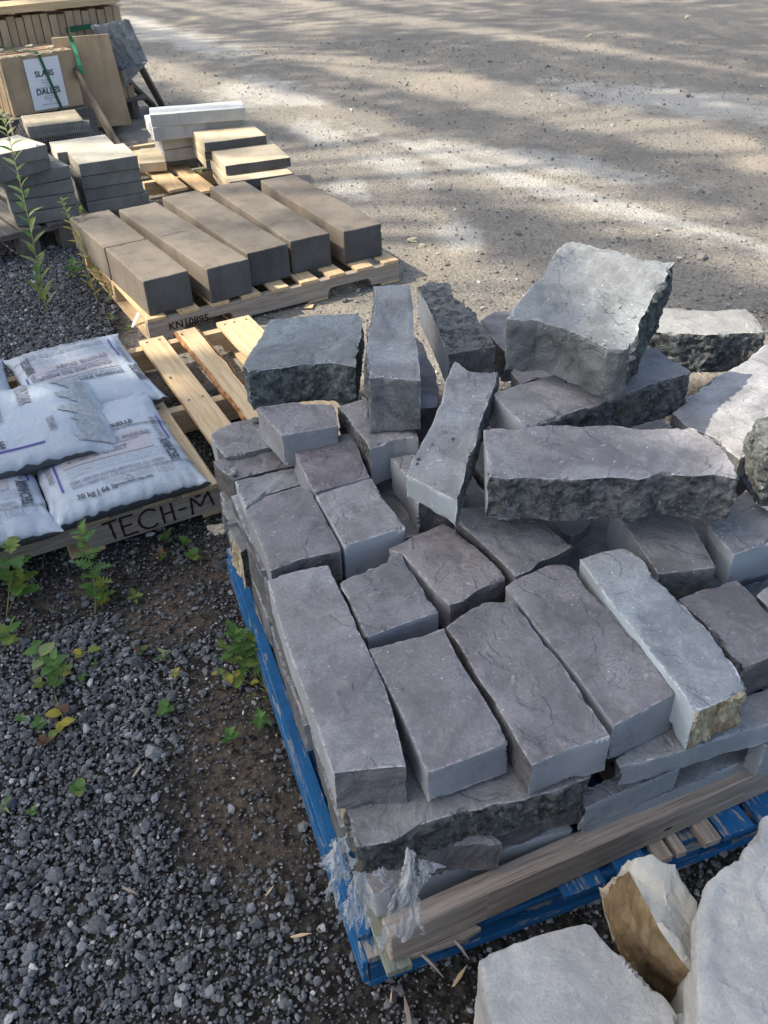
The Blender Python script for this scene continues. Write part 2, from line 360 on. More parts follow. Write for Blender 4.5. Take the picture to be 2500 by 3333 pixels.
S('narrow waisted slab leaning forward in the middle of the pile, pale scuffed top', ['4', (1380,540),(1450,580),(1530,583),(1615,592),(1600,660),(1560,760),(1520,880),(1490,985),(1440,1130),(1390,1300),(1240,1225),(1105,1155),(1180,1010),(1240,900),(1300,760),(1330,620)], [.67,.67,.67,.67,.665,.66,.65,.64,.62,.60,.60,.60,.62,.635,.65,.665], .062, 'ddddrrrrrssssss', tint=LT)
S('longest block, lying across the middle of the pile with a jagged near face', ['5', (117,1072),(300,1077),(380,1065),(440,1060),(560,1048),(640,1062),(800,1062),(1000,1077),(1130,1060),(1250,1057),(1380,1130),(1450,1230),(1520,1335),(1380,1320),(1250,1327),(1100,1320),(960,1347),(800,1330),(650,1345),(500,1345),(350,1330),(240,1342),(142,1332)], .655, .098, 'r'*22+'s', tint=(1.032,1.000,1.018))
S('biggest squarish block balanced on top of the pile', ['5', (570,47),(720,82),(860,125),(1000,155),(1148,175),(1080,300),(1010,430),(960,520),(922,642),(860,645),(790,640),(700,592),(640,560),(520,522),(410,487),(247,482),(330,370),(430,250),(500,140)], [.87,.87,.87,.87,.87,.85,.83,.815,.80]+[.80]*7+[.82,.84,.86], .122, 'rrrrrrrrddddddddddd', tint=(.88,.93,.94), amp=1.6)
S('flat block with a dark coarse broken face, crushed under the biggest squarish block', ['5', (165,880),(300,830),(450,795),(700,700),(960,630),(1062,627),(1150,690),(1240,768),(1150,797),(1040,830),(930,870),(820,905),(740,950),(640,965),(560,1000),(400,1055),(342,1060),(240,960)], .65, .10, 'ddddrrrrrrrrrrrsss', tint=(1.028,0.996,1.006))
S('sunlit far block with mottled rock face, behind the biggest squarish block', ['5', (990,480),(1060,415),(1160,425),(1270,432),(1400,430),(1540,417),(1600,480),(1655,550),(1500,555),(1380,565),(1200,560),(1010,545)], .60, .115, 'rrrrrsrrrrrrr', tint=(1.091,1.091,1.068))
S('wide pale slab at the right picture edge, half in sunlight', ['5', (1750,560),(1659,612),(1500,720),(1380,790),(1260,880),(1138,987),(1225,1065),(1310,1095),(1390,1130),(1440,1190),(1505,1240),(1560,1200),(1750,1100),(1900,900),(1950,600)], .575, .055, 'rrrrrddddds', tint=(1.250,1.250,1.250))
S('rough dark greenish boulder cut by the right picture edge, on the wide pale slab', ['5', (1602,1014),(1659,1005),(1900,1000),(1900,1150),(1700,1190),(1580,1130)], .665, .135, 'r', top='r', tint=(1.009,1.032,1.009), bottoms={5: ('5', 1500, 1190, .56), 0: ('5', 1530, 1120, .56)})
S('rounded grey block peeping out between the wedge-shaped and the biggest block', ['5', (95,490),(180,437),(280,430),(420,440),(420,600),(237,655),(190,610)], .54, .10, 'ddddddd', tint=DKM)
S('small dark piece wedged below the left side of the biggest block', ['5', (265,762),(330,700),(500,730),(520,800),(400,800),(322,832)], .56, .07, 'ddd', tint=(0.793,0.775,0.793))
S('pale sided block supporting the lower end of the leaning slab', ['4', (1025,1062),(1150,1050),(1330,1080),(1460,1255),(1330,1275),(1175,1287),(1110,1160)], .50, .10, 'dddddss', tint=(0.982,0.959,0.959))
S('block with dusty top and blue-grey sawn end below the long high block', ['4', (740,790),(900,740),(1120,800),(1187,960),(1120,958),(1050,967),(980,990),(917,1022),(870,940),(800,850)], .535, .105, 'ddsssssrrr', tint=(1.015,0.975,0.970))
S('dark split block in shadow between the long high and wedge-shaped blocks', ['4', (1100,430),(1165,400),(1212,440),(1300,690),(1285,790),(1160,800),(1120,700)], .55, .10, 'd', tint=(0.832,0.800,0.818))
# courses below, along the front
S('wide weathered slab with a mossy rock face and tan left edge, lower course', ['8', (142,262),(118,190),(300,60),(900,-60),(1030,60),(1025,142),(900,192),(770,224),(640,254),(500,292),(400,322),(320,372),(240,387),(172,395)], .392, .085, 'tttddrrrrrrrrrt', tint=(0.902,0.884,0.875), rr=1.3)
S('long sawn slab in the lower course under the pale tapering block', ['7', (850,1325),(830,1280),(1000,1150),(1300,1000),(1659,900),(2000,800),(2050,980),(1850,1035),(1659,1095),(1450,1155),(1250,1220),(1050,1280)], .388, .052, 'r'+'ssssss'+'sssss', tint=(1.000,1.000,1.000))
S('small dark block behind the torn film, under the weathered slab', ['8', (345,440),(400,400),(620,330),(700,380),(510,392),(430,420)], .31, .075, 'd', tint=MV)
S('ridged dark block right of the torn film, under the weathered slab', ['8', (517,353),(560,310),(800,240),(860,250),(755,284),(640,318)], .308, .085, 'd', tint=(1.144,1.131,1.144))
S('hollowed dark block under the right end of the weathered slab', ['8', (758,285),(800,240),(1000,170),(1050,190),(976,210),(880,242)], .307, .085, 'd', tint=(1.096,1.087,1.096))
S('pale blue sawn block lying on the brown beam in the lowest course', ['8', (380,520),(420,440),(900,270),(960,330),(890,348),(650,430)], .225, .075, 's', top='s', tint=(1.068,1.082,1.100))
S('small sawn block at the lowest front left corner, behind the torn film', ['8', (200,500),(230,440),(330,430),(350,520),(300,560),(235,570)], .24, .08, 's', tint=MV)
S('pale triangular sawn block beside the dark gap in the front courses', ['8', (987,262),(1000,180),(1200,100),(1350,110),(1205,172),(1100,210)], .305, .062, 'r'+'sss'+'ss', tint=(1.013,1.022,1.035))
S('long blue-grey sawn block with a broken upper edge, lowest course on the right', ['8', (985,325),(1040,200),(1500,20),(1750,-60),(1659,60),(1600,75),(1400,165),(1200,240)], .24, .085, 'ssss', tint=(0.979,1.002,1.029))
S('grey block at the right end of the lower front courses', ['7', (1640,1215),(1560,1150),(1900,1000),(2200,1000),(1900,1140)], .33, .09, 's', tint=(0.972,0.985,1.012))
# inner courses, seen only through the gaps
ff = 0
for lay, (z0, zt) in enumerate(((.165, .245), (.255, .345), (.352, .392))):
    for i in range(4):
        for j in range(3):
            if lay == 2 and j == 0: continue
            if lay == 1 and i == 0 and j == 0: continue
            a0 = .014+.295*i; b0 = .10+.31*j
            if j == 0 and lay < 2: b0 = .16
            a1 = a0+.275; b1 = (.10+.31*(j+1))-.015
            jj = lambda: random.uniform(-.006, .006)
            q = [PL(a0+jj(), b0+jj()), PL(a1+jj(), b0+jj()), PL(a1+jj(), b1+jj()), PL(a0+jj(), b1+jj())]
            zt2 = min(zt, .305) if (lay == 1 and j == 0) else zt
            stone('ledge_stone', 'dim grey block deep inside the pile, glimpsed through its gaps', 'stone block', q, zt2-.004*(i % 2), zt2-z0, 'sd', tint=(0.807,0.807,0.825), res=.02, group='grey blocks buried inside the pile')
# loose chips on the left block
for (x, y, s_, l) in ((168,1140,.022,'larger pale stone chip lying on the low left block'), (180,1120,.012,'smaller pale stone chip behind the larger one on the low left block'), (300,852,.016,'dark stone chip on the block at the rear left corner')):
    z = .418 if y > 1000 else .432
    q = []
    for k2 in range(6):
        an = k2*1.047+.3; q.append((x+random.uniform(.75, 1.1)*s_/.00075*math.cos(an)*1.3, y+s_/.00075*.7*math.sin(an)))
    stone('stone_chip', l, 'stone chip', ['4']+q, z+.008, .008, 'r', top='r', tint=(2.127,2.082,1.992) if y > 1000 else (1.1, 1.1, 1.1), res=.004, amp=.3, rr=.25, group='loose stone chips on the pile')

# ------------------------------------------------------------------ pale stones, bottom right
def SW(label, *a, **k): return stone('quartzite_stone', label, 'stone block', *a, group='pale quartzite stones in the lower right corner', **k)
SW('pale grey quartzite slab with tiny rust spots, front one of the pale stones', ['8', (614,800),(660,765),(740,740),(850,703),(930,685),(1000,665),(1025,675),(1060,715),(1100,760),(1150,792),(1200,850),(1250,905),(1300,950),(1337,997),(1300,1150),(700,1250),(660,1030),(630,900)], .38, .24, 'w', top='w', res=.007, amp=.28, tint=(0.991,0.986,0.973))
SW('upright cream and rust-brown stone between the two large pale stones', ['8', (1150,475),(1180,428),(1240,414),(1330,450),(1352,505),(1385,560),(1412,592),(1408,700),(1402,870),(1350,810),(1300,740),(1265,690),(1230,620),(1190,550)], [.45,.46,.46,.45,.44,.43,.42,.42,.42,.44,.45,.455,.455,.45], .24, 'yyyyyyyybbbbbb', top='y', res=.007,
   bottoms={0: ('8', 1058, 532, .33), 13: ('8', 1062, 620, .30), 12: ('8', 1085, 700, .27), 11: ('8', 1110, 765, .25), 10: ('8', 1170, 850, .23), 9: ('8', 1250, 925, .22), 8: ('8', 1342, 1000, .22)})
SW('largest chalky white stone at the right picture edge, lower right corner', ['8', (1440,522),(1500,470),(1570,430),(1575,400),(1640,372),(1640,290),(1760,250),(1950,600),(1850,1180),(1420,1200),(1412,980),(1405,800),(1404,640)], .47, .30, 'w', top='w', res=.008, amp=.8, tint=(1.062,1.053,1.026))
SW('low pale stone at the bottom, between the rust-spotted slab and the largest stone', ['8', (1275,1035),(1345,1005),(1400,975),(1500,1000),(1600,1150),(1300,1200)], .36, .2, 'w', top='w', res=.008, tint=(0.994,0.994,0.981))

# ------------------------------------------------------------------ ground
def ell(t, pts, k=1.):
    "soft spots on the ground: pts = (x, y, rx, ry, angle); returns a 0..1 mask with ragged edge"
    n = t.noise(3.2, 5, .65, v=t.W); out = None
    for (x, y, rx, ry, an) in pts:
        v = t.n('VectorMath'); v.operation = 'SUBTRACT'; t.l(t.W, v.inputs[0]); v.inputs[1].default_value = (x, y, 0)
        m = t.map(v.outputs[0], (1, 1, 1), (0, 0, -an)); m2 = t.map(m, (1/rx, 1/ry, 0))
        ln = t.n('VectorMath'); ln.operation = 'LENGTH'; t.l(m2, ln.inputs[0])
        d = t.math('ADD', ln.outputs['Value'], t.math('MULTIPLY', t.math('SUBTRACT', n, .5), 2.6))
        r = t.ramp(d, 1.25, .35)
        out = r if out is None else t.math('MAXIMUM', out, r)
    return out
def G0(k, x, y): v = at(k, x, y, 0); return v.x, v.y
t = NT('yard_ground', .95, .15); W_ = t.W
sx = t.n('SeparateXYZ'); t.l(W_, sx.inputs[0]); X, Y = sx.outputs[0], sx.outputs[1]
base = t.mix(t.ramp(t.noise(.7, 5, .6, v=W_), .35, .65), (.285, .258, .212), (.195, .180, .155))
stv = t.map(W_, (.9, .22, 1), (0, 0, R(-36)))
base = t.mix(t.math('MULTIPLY', t.ramp(t.noise(1.3, 5, .6, v=stv), .5, .64), .8), base, (.37, .32, .245))
base = t.mix(t.math('MULTIPLY', t.ramp(t.noise(2.1, 4, .6, v=W_), .6, .72), .5), base, (.27, .215, .175))
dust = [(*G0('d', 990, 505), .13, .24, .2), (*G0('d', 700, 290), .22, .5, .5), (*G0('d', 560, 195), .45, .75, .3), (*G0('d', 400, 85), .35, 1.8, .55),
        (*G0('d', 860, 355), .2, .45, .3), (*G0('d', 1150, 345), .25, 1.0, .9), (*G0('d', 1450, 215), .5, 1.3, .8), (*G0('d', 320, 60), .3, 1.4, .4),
        (*G0('d', 760, 405), .12, .25, .3), (*G0('d', 1380, 455), .10, 1.5, .62), (*G0('d', 640, 210), .3, .4, .3), (.95, 5.5, .15, 2.0, .625)]  # the long ovals here paint the sun streak's brightness over its dust
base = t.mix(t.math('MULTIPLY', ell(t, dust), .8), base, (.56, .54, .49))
grain = t.noise(95, 4, .75, v=W_)
base = t.mix(t.math('MULTIPLY', t.ramp(grain, .52, .68), .4), base, (.40, .375, .33))
base = t.mix(t.math('MULTIPLY', t.ramp(grain, .46, .34), .5), base, (.10, .095, .09))
vc = t.vor(55, v=W_, out='Color'); sg = t.n('SeparateColor'); t.l(vc, sg.inputs[0])
base = t.mix(.25, base, t.mix(sg.outputs[0], (.13, .12, .115), (.42, .395, .37)))
# the dark bed the crushed stone lies on
dirt = t.mix(t.ramp(t.noise(45, 6, .75, v=W_), .40, .62), (.018, .016, .014), (.085, .076, .068))
soft = [(*G0('g', 1400, 1500), .12, .30, .35), (*G0('g', 1000, 520), .13, .14, 0), (*G0('h', 1100, 250), .10, .16, .3), (*G0('g', 450, 400), .10, .10, 0), (*G0('g', 1330, 230), .07, .12, 0), (*G0('h', 1250, 600), .07, .1, .3)]
dirt = t.mix(t.math('MULTIPLY', ell(t, soft), t.ramp(t.noise(38, 6, .8, v=W_), .44, .54)), dirt, (.135, .105, .080))
nb = t.math('MULTIPLY', t.math('SUBTRACT', t.noise(2.5, 4, .6, v=W_), .5), .5)
s1 = t.ramp(t.math('ADD', t.math('ADD', X, .98), t.math('ADD', nb, t.math('MULTIPLY', t.math('SUBTRACT', Y, 3.), .23))), -.05, .12)
s2 = t.ramp(t.math('ADD', t.math('SUBTRACT', Y, 2.95), nb), -.12, .12)
yard = t.math('MULTIPLY', s1, s2)
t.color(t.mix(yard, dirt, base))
hb = t.math('ADD', t.noise(70, 6, .8, v=W_), t.math('MULTIPLY', t.vor(60, v=W_), .8))
t.normal(t.bump(t.noise(3, 3, v=W_), .05, .5, t.bump(hb, .012, .9)))
M_GR = t.m
bm = bmesh.new(); bmesh.ops.create_grid(bm, x_segments=160, y_segments=160, size=60)
for v in bm.verts:
    s_ = lambda q: math.copysign((abs(q)/60)**2.2*120, q)
    v.co.x = s_(v.co.x); v.co.y = s_(v.co.y)+4
    d = math.hypot(v.co.x, v.co.y-4)
    v.co.z = -.004 if d < 3 else .012*noise.noise(v.co*.8)*min(1, (d-3)/4)-.004
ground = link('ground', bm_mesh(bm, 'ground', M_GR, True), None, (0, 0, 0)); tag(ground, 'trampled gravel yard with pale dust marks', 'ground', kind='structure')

# ------------------------------------------------------------------ wood
def mat_wood(name, c1, c2, dk, paint=None, pmask=(.42, .5), grain_rot=0, rough=.75):
    t = NT(name, rough, .25)
    uv = t.n('UVMap'); uv.uv_map = 'grain'
    oi = t.objrnd(); vm = t.n('VectorMath'); vm.operation = 'MULTIPLY_ADD'; t.l(oi, vm.inputs[0]); vm.inputs[1].default_value = (7, 13, 0); t.l(uv.outputs[0], vm.inputs[2])
    v = t.map(vm.outputs[0], (1.6, 28, 1))
    g = t.noise(2.2, 6, .6, v=v, dist=.8)
    c = t.mix(t.ramp(g, .3, .7), c1, c2)
    c = t.mix(t.math('MULTIPLY', t.ramp(t.noise(5, 6, .75, v=t.map(vm.outputs[0], (1.4, 45, 1)), dist=.4), .52, .66), .75), c, dk)
    c = t.mix(t.math('MULTIPLY', t.ramp(t.noise(4, 3, v=vm.outputs[0]), .55, .75), .45), c, dk)
    kn = t.vor(5.5, v=t.map(vm.outputs[0], (1, 2.6, 1))); c = t.mix(t.ramp(kn, .085, .05), c, tuple(x*.35 for x in dk))
    if paint:
        pn = t.noise(5, 7, .75, v=t.map(vm.outputs[0], (1.5, 9, 1)), dist=.6)
        pc = t.mix(t.ramp(t.noise(14, 4), .3, .7), tuple(x*.75 for x in paint), paint)
        c = t.mix(t.ramp(pn, pmask[1], pmask[0]), c, pc)
    c = t.mix(1., c, t.objcol(), 'MULTIPLY'); t.color(c)
    t.normal(t.bump(g, .0022, .8, t.bump(t.noise(90, 3, v=t.map(vm.outputs[0], (.3, 3, 1))), .0012, .6))); return t.m
W_PINE = mat_wood('fresh_pine', (.50, .355, .20), (.66, .50, .31), (.36, .22, .12))
W_OLD = mat_wood('weathered_wood', (.27, .22, .18), (.42, .36, .31), (.10, .075, .06))
W_BLUE = mat_wood('blue_painted_wood', (.30, .26, .21), (.38, .34, .28), (.10, .08, .06), paint=(.012, .105, .27), pmask=(.54, .62))
W_WORN = mat_wood('blue_worn_wood', (.27, .235, .185), (.36, .32, .26), (.10, .08, .06), paint=(.014, .11, .26), pmask=(.46, .56))
W_TEAL = mat_wood('green_stained_wood', (.16, .19, .16), (.28, .27, .20), (.07, .09, .08), paint=(.03, .12, .15), pmask=(.36, .5))
W_DARK = mat_wood('dark_wood', (.115, .10, .088), (.19, .17, .15), (.05, .045, .04))
def solid(bm, poly, e, mi=0, bev=0., ulay=None, glen=None):
    "extrude the closed polygon poly (world vectors) by the vector e"
    vs = [bm.verts.new(p) for p in poly]; ve = [bm.verts.new(p+e) for p in poly]
    n = len(poly); fs = []
    fs.append(bm.faces.new(vs)); fs.append(bm.faces.new(ve[::-1]))
    for i in range(n):
        j = (i+1) % n; fs.append(bm.faces.new((vs[j], vs[i], ve[i], ve[j])))
    for f in fs: f.material_index = mi
    return fs
def wood_me(name, polys, mat, gdir, bev=.0015, wob=.0012, cut=0):
    """polys: list of (polygon, extrusion). gdir: grain direction"""
    bm = bmesh.new()
    for poly, e in polys: solid(bm, poly, e)
    bmesh.ops.recalc_face_normals(bm, faces=bm.faces)
    if cut:
        q = [e for e in bm.edges if e.calc_length() > .12]
        bmesh.ops.subdivide_edges(bm, edges=q, cuts=cut, use_grid_fill=True)
    if bev: 
        es = [e for e in bm.edges if len(e.link_faces) == 2 and e.calc_face_angle(0) > .5]
        bmesh.ops.bevel(bm, geom=es, offset=bev, segments=1, affect='EDGES', clamp_overlap=True)
    for v in bm.verts:
        v.co += Vector((noise.noise(v.co*9), noise.noise(v.co*9+Vector((5, 0, 0))), noise.noise(v.co*7+Vector((0, 5, 0)))))*wob
    bm.normal_update()
    uv = bm.loops.layers.uv.new('grain'); g = gdir.normalized()
    for f in bm.faces:
        n = f.normal; s_ = n.cross(g)
        if s_.length < .3: s_ = n.cross(Vector((.3, .2, 1))).normalized(); gg = s_.cross(n)
        else: s_.normalize(); gg = g
        for l in f.loops: l[uv].uv = (l.vert.co.dot(gg), l.vert.co.dot(s_)+.37*n.x)
    return bm_mesh(bm, name, mat)
def board_poly(o, a, b, z0, h):
    "flat board: o corner, vectors a (width) and b (length), from z0 up by h"
    o = Vector((o.x, o.y, z0)); return ([o, o+a, o+a+b, o+b], Vector((0, 0, h)))
def notched(L, h, n1=.15, nw=.23, nh=.038):
    "side profile (distance, height) of a notched stringer"
    P = [(0, 0), (n1, 0)]
    def arc(cx, s_):
        return [(cx+s_*-.03, .0)]
    for x0 in (n1, L-n1-nw):
        pts = [(x0, 0), (x0+.004, nh-.016), (x0+.011, nh-.006), (x0+.024, nh), (x0+nw-.024, nh), (x0+nw-.011, nh-.006), (x0+nw-.004, nh-.016), (x0+nw, 0)]
        P += pts if x0 > n1+.01 else pts[1:]
    P += [(L, 0), (L, h), (0, h)]
    return P
def stringer(name, o, a, b, L, z0, h, th, mat, root, nf=True):
    prof = notched(L, h) if nf else [(0, 0), (L, 0), (L, h), (0, h)]
    poly = [o+a*x+Vector((0, 0, z0+zz)) for x, zz in prof]
    return part(name, wood_me(name, [(poly, b*th)], mat, a, bev=.0012), root)

# ---- wooden pallet under the bags
yb = R(27); BA = Vector((math.cos(yb), math.sin(yb), 0)); BB = Vector((-BA.y, BA.x, 0)); BO = Vector((-1.0888, 1.8735, 0))
def BL(a, b, z=0): return BO+BA*a+BB*b+Vector((0, 0, z))
pb = empty('wooden_pallet', BL(.5, .5), 'fresh pine pallet lettered TECH-M, carrying the bags, its right side bare', 'pallet', 'wooden pallets')
sg_ = []
for b0 in (0, .49, 1.02):
    sg_.append(stringer('stringer', BL(-.12, b0), BA, BB, 1.31, .014, .092, .038, W_OLD if b0 == 0 else W_PINE, pb, b0 == 0 or b0 > 1))
for a0 in (-.12, .05, .24, .43): part('deck_board', wood_me('deck_board', [board_poly(BL(a0, -.012), BA*.09, BB*1.08, .1065, .016)], W_PINE, BB), pb)
part('deck_board', wood_me('deck_board', [board_poly(BL(.545, -.02), BA*.112, BB*1.085, .1065, .017)], W_PINE, BB), pb)
part('deck_board', wood_me('deck_board', [board_poly(BL(.715, -.015), BA*.098, BB*1.082, .1065, .019)], W_PINE, BB, cut=1), pb)
part('deck_board', wood_me('deck_board', [board_poly(BL(1.035, -.015), BA*.14, BB*1.087, .1065, .019)], W_PINE, BB), pb)
# the waney board with bark along its edges
M_BARK = mat_plain('pine_bark', (.30, .15, .07), .9, .1, .5, 40, .004, 50)
w1 = [BL(.868+.008*noise.noise(Vector((i*.9, 2, 0))), -.015+i*.0905, .1065) for i in range(13)]
w2 = [BL(.945+.014*noise.noise(Vector((i*.7, 9, 0))), -.015+i*.0905, .1065) for i in range(13)]
wb = part('waney_board', wood_me('waney_board', [(w1+w2[::-1], Vector((0, 0, .022)))], W_PINE, BB, bev=.003), pb); tag(wb, 'waney board with bark along its edges')
for s_, wl in ((-1, w1), (1, w2)):
    pts = []
    for i, p in enumerate(wl): pts.append((p+BA*s_*.001, .010+.006*abs(noise.noise(Vector((i*.8, s_*3, 0))))))
    bm = bmesh.new(); prev = None
    for i in range(60):
        f_ = i/59*12; i0 = min(11, int(f_)); fr = f_-i0; p = pts[i0][0].lerp(pts[i0+1][0], fr); r_ = .009+.005*noise.noise(p*30)
        ring = [bm.verts.new(p+BA*s_*(r_*math.cos(q))+Vector((0, 0, .0115+.0125*math.sin(q)))) for q in [(-1.5+k*.6) for k in range(6)]]
        for v in ring: v.co += Vector((noise.noise(v.co*60), noise.noise(v.co*60+Vector((3, 0, 0))), noise.noise(v.co*50+Vector((0, 3, 0)))))*.004
        if prev:
            for k in range(5): bm.faces.new((prev[k], ring[k], ring[k+1], prev[k+1]))
        prev = ring
    bmesh.ops.recalc_face_normals(bm, faces=bm.faces)
    bo = bm_mesh(bm, 'bark', M_BARK, True); oo = part('bark', bo, wb)
for a0, w_ in ((-.12, .1), (.2, .1), (.6, .1), (1.07, .1)): part('bottom_board', wood_me('bottom_board', [board_poly(BL(a0, -.0), BA*w_, BB*1.06, .0, .0135)], W_PINE, BB), pb)
M_NAIL = mat_plain('rusty_nail', (.12, .075, .05), .6, .4, .3)
for a0 in (.57, .63, .74, .79, 1.06, 1.10, 1.15):
    for b0 in (.02, .51, 1.035):
        bm = bmesh.new(); bmesh.ops.create_cone(bm, cap_ends=True, segments=10, radius1=.0048, radius2=.0048, depth=.002, matrix=Matrix.Translation(BL(a0, b0, .1262 if a0 > .7 else .1245)))
        part('nail_head', bm_mesh(bm, 'nail_head', M_NAIL), pb)

# ---- lettering helper: text laid on a plane
def text_me(txt, size, fn, mat, name='lettering', bold=0., cuts=.01, align='LEFT', space=1., font=None, sx_=1.):
    cu = bpy.data.curves.new(name, 'FONT'); cu.body = txt; cu.size = size; cu.align_x = align; cu.offset = bold; cu.space_character = space; cu.resolution_u = 3
    o = bpy.data.objects.new(name, cu); COL.objects.link(o)
    dg = bpy.context.evaluated_depsgraph_get(); me = bpy.data.meshes.new_from_object(o.evaluated_get(dg))
    bpy.data.objects.remove(o); bpy.data.curves.remove(cu)
    bm = bmesh.new(); bm.from_mesh(me); bpy.data.meshes.remove(me)
    if cuts:
        bmesh.ops.triangulate(bm, faces=bm.faces)
        for _ in range(4):
            es = [e for e in bm.edges if e.calc_length() > cuts]
            if not es: break
            bmesh.ops.subdivide_edges(bm, edges=es, cuts=1); bmesh.ops.triangulate(bm, faces=bm.faces)
    for v in bm.verts: v.co = fn(v.co.x*sx_, v.co.y)
    me = bm_mesh(bm, name, mat); return me
M_INK = mat_plain('black_stamp_ink', (.035, .022, .02), .8, .2, .4, 60)
# hand painted TECH-M on the front stringer, made of brush strokes
def strokes(fn, segs, wd):
    bm = bmesh.new()
    for pl in segs:
        prev = None
        for i, (x, y) in enumerate(pl):
            a = pl[max(0, i-1)]; b = pl[min(len(pl)-1, i+1)]; dx, dy = b[0]-a[0], b[1]-a[1]; L = math.hypot(dx, dy) or 1
            nx, ny = -dy/L*wd/2*(1+.3*math.sin(i*2.1+x*90)), dx/L*wd/2
            cur = (bm.verts.new(fn(x+nx, y+ny)), bm.verts.new(fn(x-nx, y-ny)))
            if prev: bm.faces.new((prev[0], prev[1], cur[1], cur[0]))
            prev = cur
    bmesh.ops.recalc_face_normals(bm, faces=bm.faces)
    return bm
def dens(pl, k=6): 
    o_ = []
    for (x0, y0), (x1, y1) in zip(pl, pl[1:]):
        for i in range(k): o_.append((x0+(x1-x0)*i/k, y0+(y1-y0)*i/k))
    return o_+[pl[-1]]
fnT = lambda x, y: BL(x, -.0022, .026+y)
H_ = .066
arc_ = [(.031*math.cos(q), H_/2+H_/2*math.sin(q)) for q in [R(45+i*19.3) for i in range(15)]]
segs = [dens([(.305, H_*.95), (.350, H_)]), dens([(.327, H_), (.334, 0)]), dens([(.358, H_), (.361, 0)]), dens([(.357, H_), (.398, H_)]), dens([(.358, H_*.5), (.390, H_*.52)]), dens([(.360, 0), (.402, .001)]),
        [(x+.441, y) for x, y in arc_], dens([(.480, H_), (.483, .0)]), dens([(.482, H_*.5), (.510, H_*.52)]), dens([(.510, H_), (.514, .0)]), dens([(.530, H_*.47), (.554, H_*.48)]),
        dens([(.570, 0), (.572, H_*.95), (.598, H_*.33), (.626, H_), (.638, .012)])]
part('lettering', bm_mesh(strokes(fnT, segs, .0072), 'lettering', M_INK), sg_[0])

# ---- pallet under the concrete curbs
yc = R(29.2); CA = Vector((math.cos(yc), math.sin(yc), 0)); CB = Vector((-CA.y, CA.x, 0)); CO = Vector((-.955, 3.385, 0))
def CL(a, b, z=0): return CO+CA*a+CB*b+Vector((0, 0, z))
pc = empty('wooden_pallet', CL(.6, .5), 'pine pallet stencilled KN10895 under the concrete curb blocks', 'pallet', 'wooden pallets')
sg2 = []
for b0 in (0, .49, .98): sg2.append(stringer('stringer', CL(0, b0), CA, CB, 1.22, .012, .080, .038, W_OLD if b0 == 0 else W_PINE, pc))
for i in range(9):
    a0 = .002+i*.1415
    part('deck_board', wood_me('deck_board', [board_poly(CL(a0, -.002), CA*(.088 if i % 2 else .082), BB.lerp(CB, 1)*1.022, .0925, .015)], W_PINE, CB), pc)
for b0 in (0, .46, .93): pass
for a0 in (0, .36, .74, 1.12): part('bottom_board', wood_me('bottom_board', [board_poly(CL(a0, 0), CA*.1, CB*1.02, -.001, .0125)], W_PINE, CB), pc)
fnK = lambda x, y: CL(.085+x, -.0020, .040+y)
part('lettering', text_me('KN10895', .046, fnK, M_INK, cuts=0, bold=.0008), sg2[0])

# ---- concrete curbs
def mat_conc(name, c1, c2, grain=.4, bump=.002, side=None):
    t = NT(name, .85, .25)
    c = t.mix(t.ramp(t.noise(5, 5, .6), .3, .7), c1, c2)
    c = t.mix(t.math('MULTIPLY', t.ramp(t.noise(3, 3, v=t.map(t.P, (4, 4, .6))), .5, .7), .4), c, tuple(x*.6 for x in c1))
    c = t.mix(t.math('MULTIPLY', t.ramp(t.noise(130, 3, .7), .5, .7), grain), c, tuple(min(1, x*1.5) for x in c2))
    v = t.vor(50); c = t.mix(t.ramp(v, .10, .04, 0, .6), c, tuple(x*.3 for x in c1))
    c = t.mix(1., c, t.objcol(), 'MULTIPLY'); t.color(c); t.normal(t.bump(t.noise(90, 5, .7), bump, .8)); return t.m
C_CURB = mat_conc('brown_grey_concrete', (.140, .120, .098), (.205, .178, .145), .3)
C_DARK = mat_conc('end_shade_crack_concrete', (.07, .07, .072), (.11, .11, .112))  # shade of the near ends painted in; also colours the crack
C_GREY = mat_conc('grey_concrete', (.32, .32, .315), (.42, .42, .41))
C_CREAM = mat_conc('cream_concrete', (.50, .455, .36), (.60, .55, .44), .2)
C_BLUE = mat_conc('pale_concrete', (.50, .51, .50), (.60, .61, .59), .2)
C_TAN = mat_conc('tan_concrete', (.42, .35, .24), (.58, .50, .36), .3)
C_SLAB = mat_conc('tan_sandstone', (.36, .26, .165), (.46, .35, .235), .15)
def block(name, label, cat, o, a, b, h, mats, bev=.006, wob=.0015, group=None, tint=(1, 1, 1), parent=None, cuts=10, seams=None, endmat=None):
    "rounded block: corner o, vectors a (front edge), b (depth); endmat paints shade into the colour of the near end"
    bm = bmesh.new()
    fs = solid(bm, [o, o+a, o+a+b, o+b], Vector((0, 0, h)))
    bmesh.ops.recalc_face_normals(bm, faces=bm.faces)
    bmesh.ops.bevel(bm, geom=bm.edges[:], offset=bev, segments=3, profile=.6, affect='EDGES')
    q = [e for e in bm.edges if e.calc_length() > .05]
    bmesh.ops.subdivide_edges(bm, edges=q, cuts=cuts, use_grid_fill=True)
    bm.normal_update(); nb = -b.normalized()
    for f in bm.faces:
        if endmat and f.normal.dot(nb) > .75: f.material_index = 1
    for v in bm.verts:
        v.co += Vector((noise.noise(v.co*12), noise.noise(v.co*12+Vector((5, 0, 0))), noise.noise(v.co*12+Vector((0, 5, 0)))))*wob
        if bev > .003: v.co -= (v.normal)*max(0, noise.noise(v.co*28)-.45)*.012
    me = bm_mesh(bm, name, mats if isinstance(mats, list) else [mats], True, 50)
    if parent is not None: ob = part(name, me, parent)
    else: ob = link(name, me); tag(ob, label, cat, group)
    ob.color = (*tint, 1); return ob
GC = 'brown-grey concrete curb blocks on the stencilled pallet'
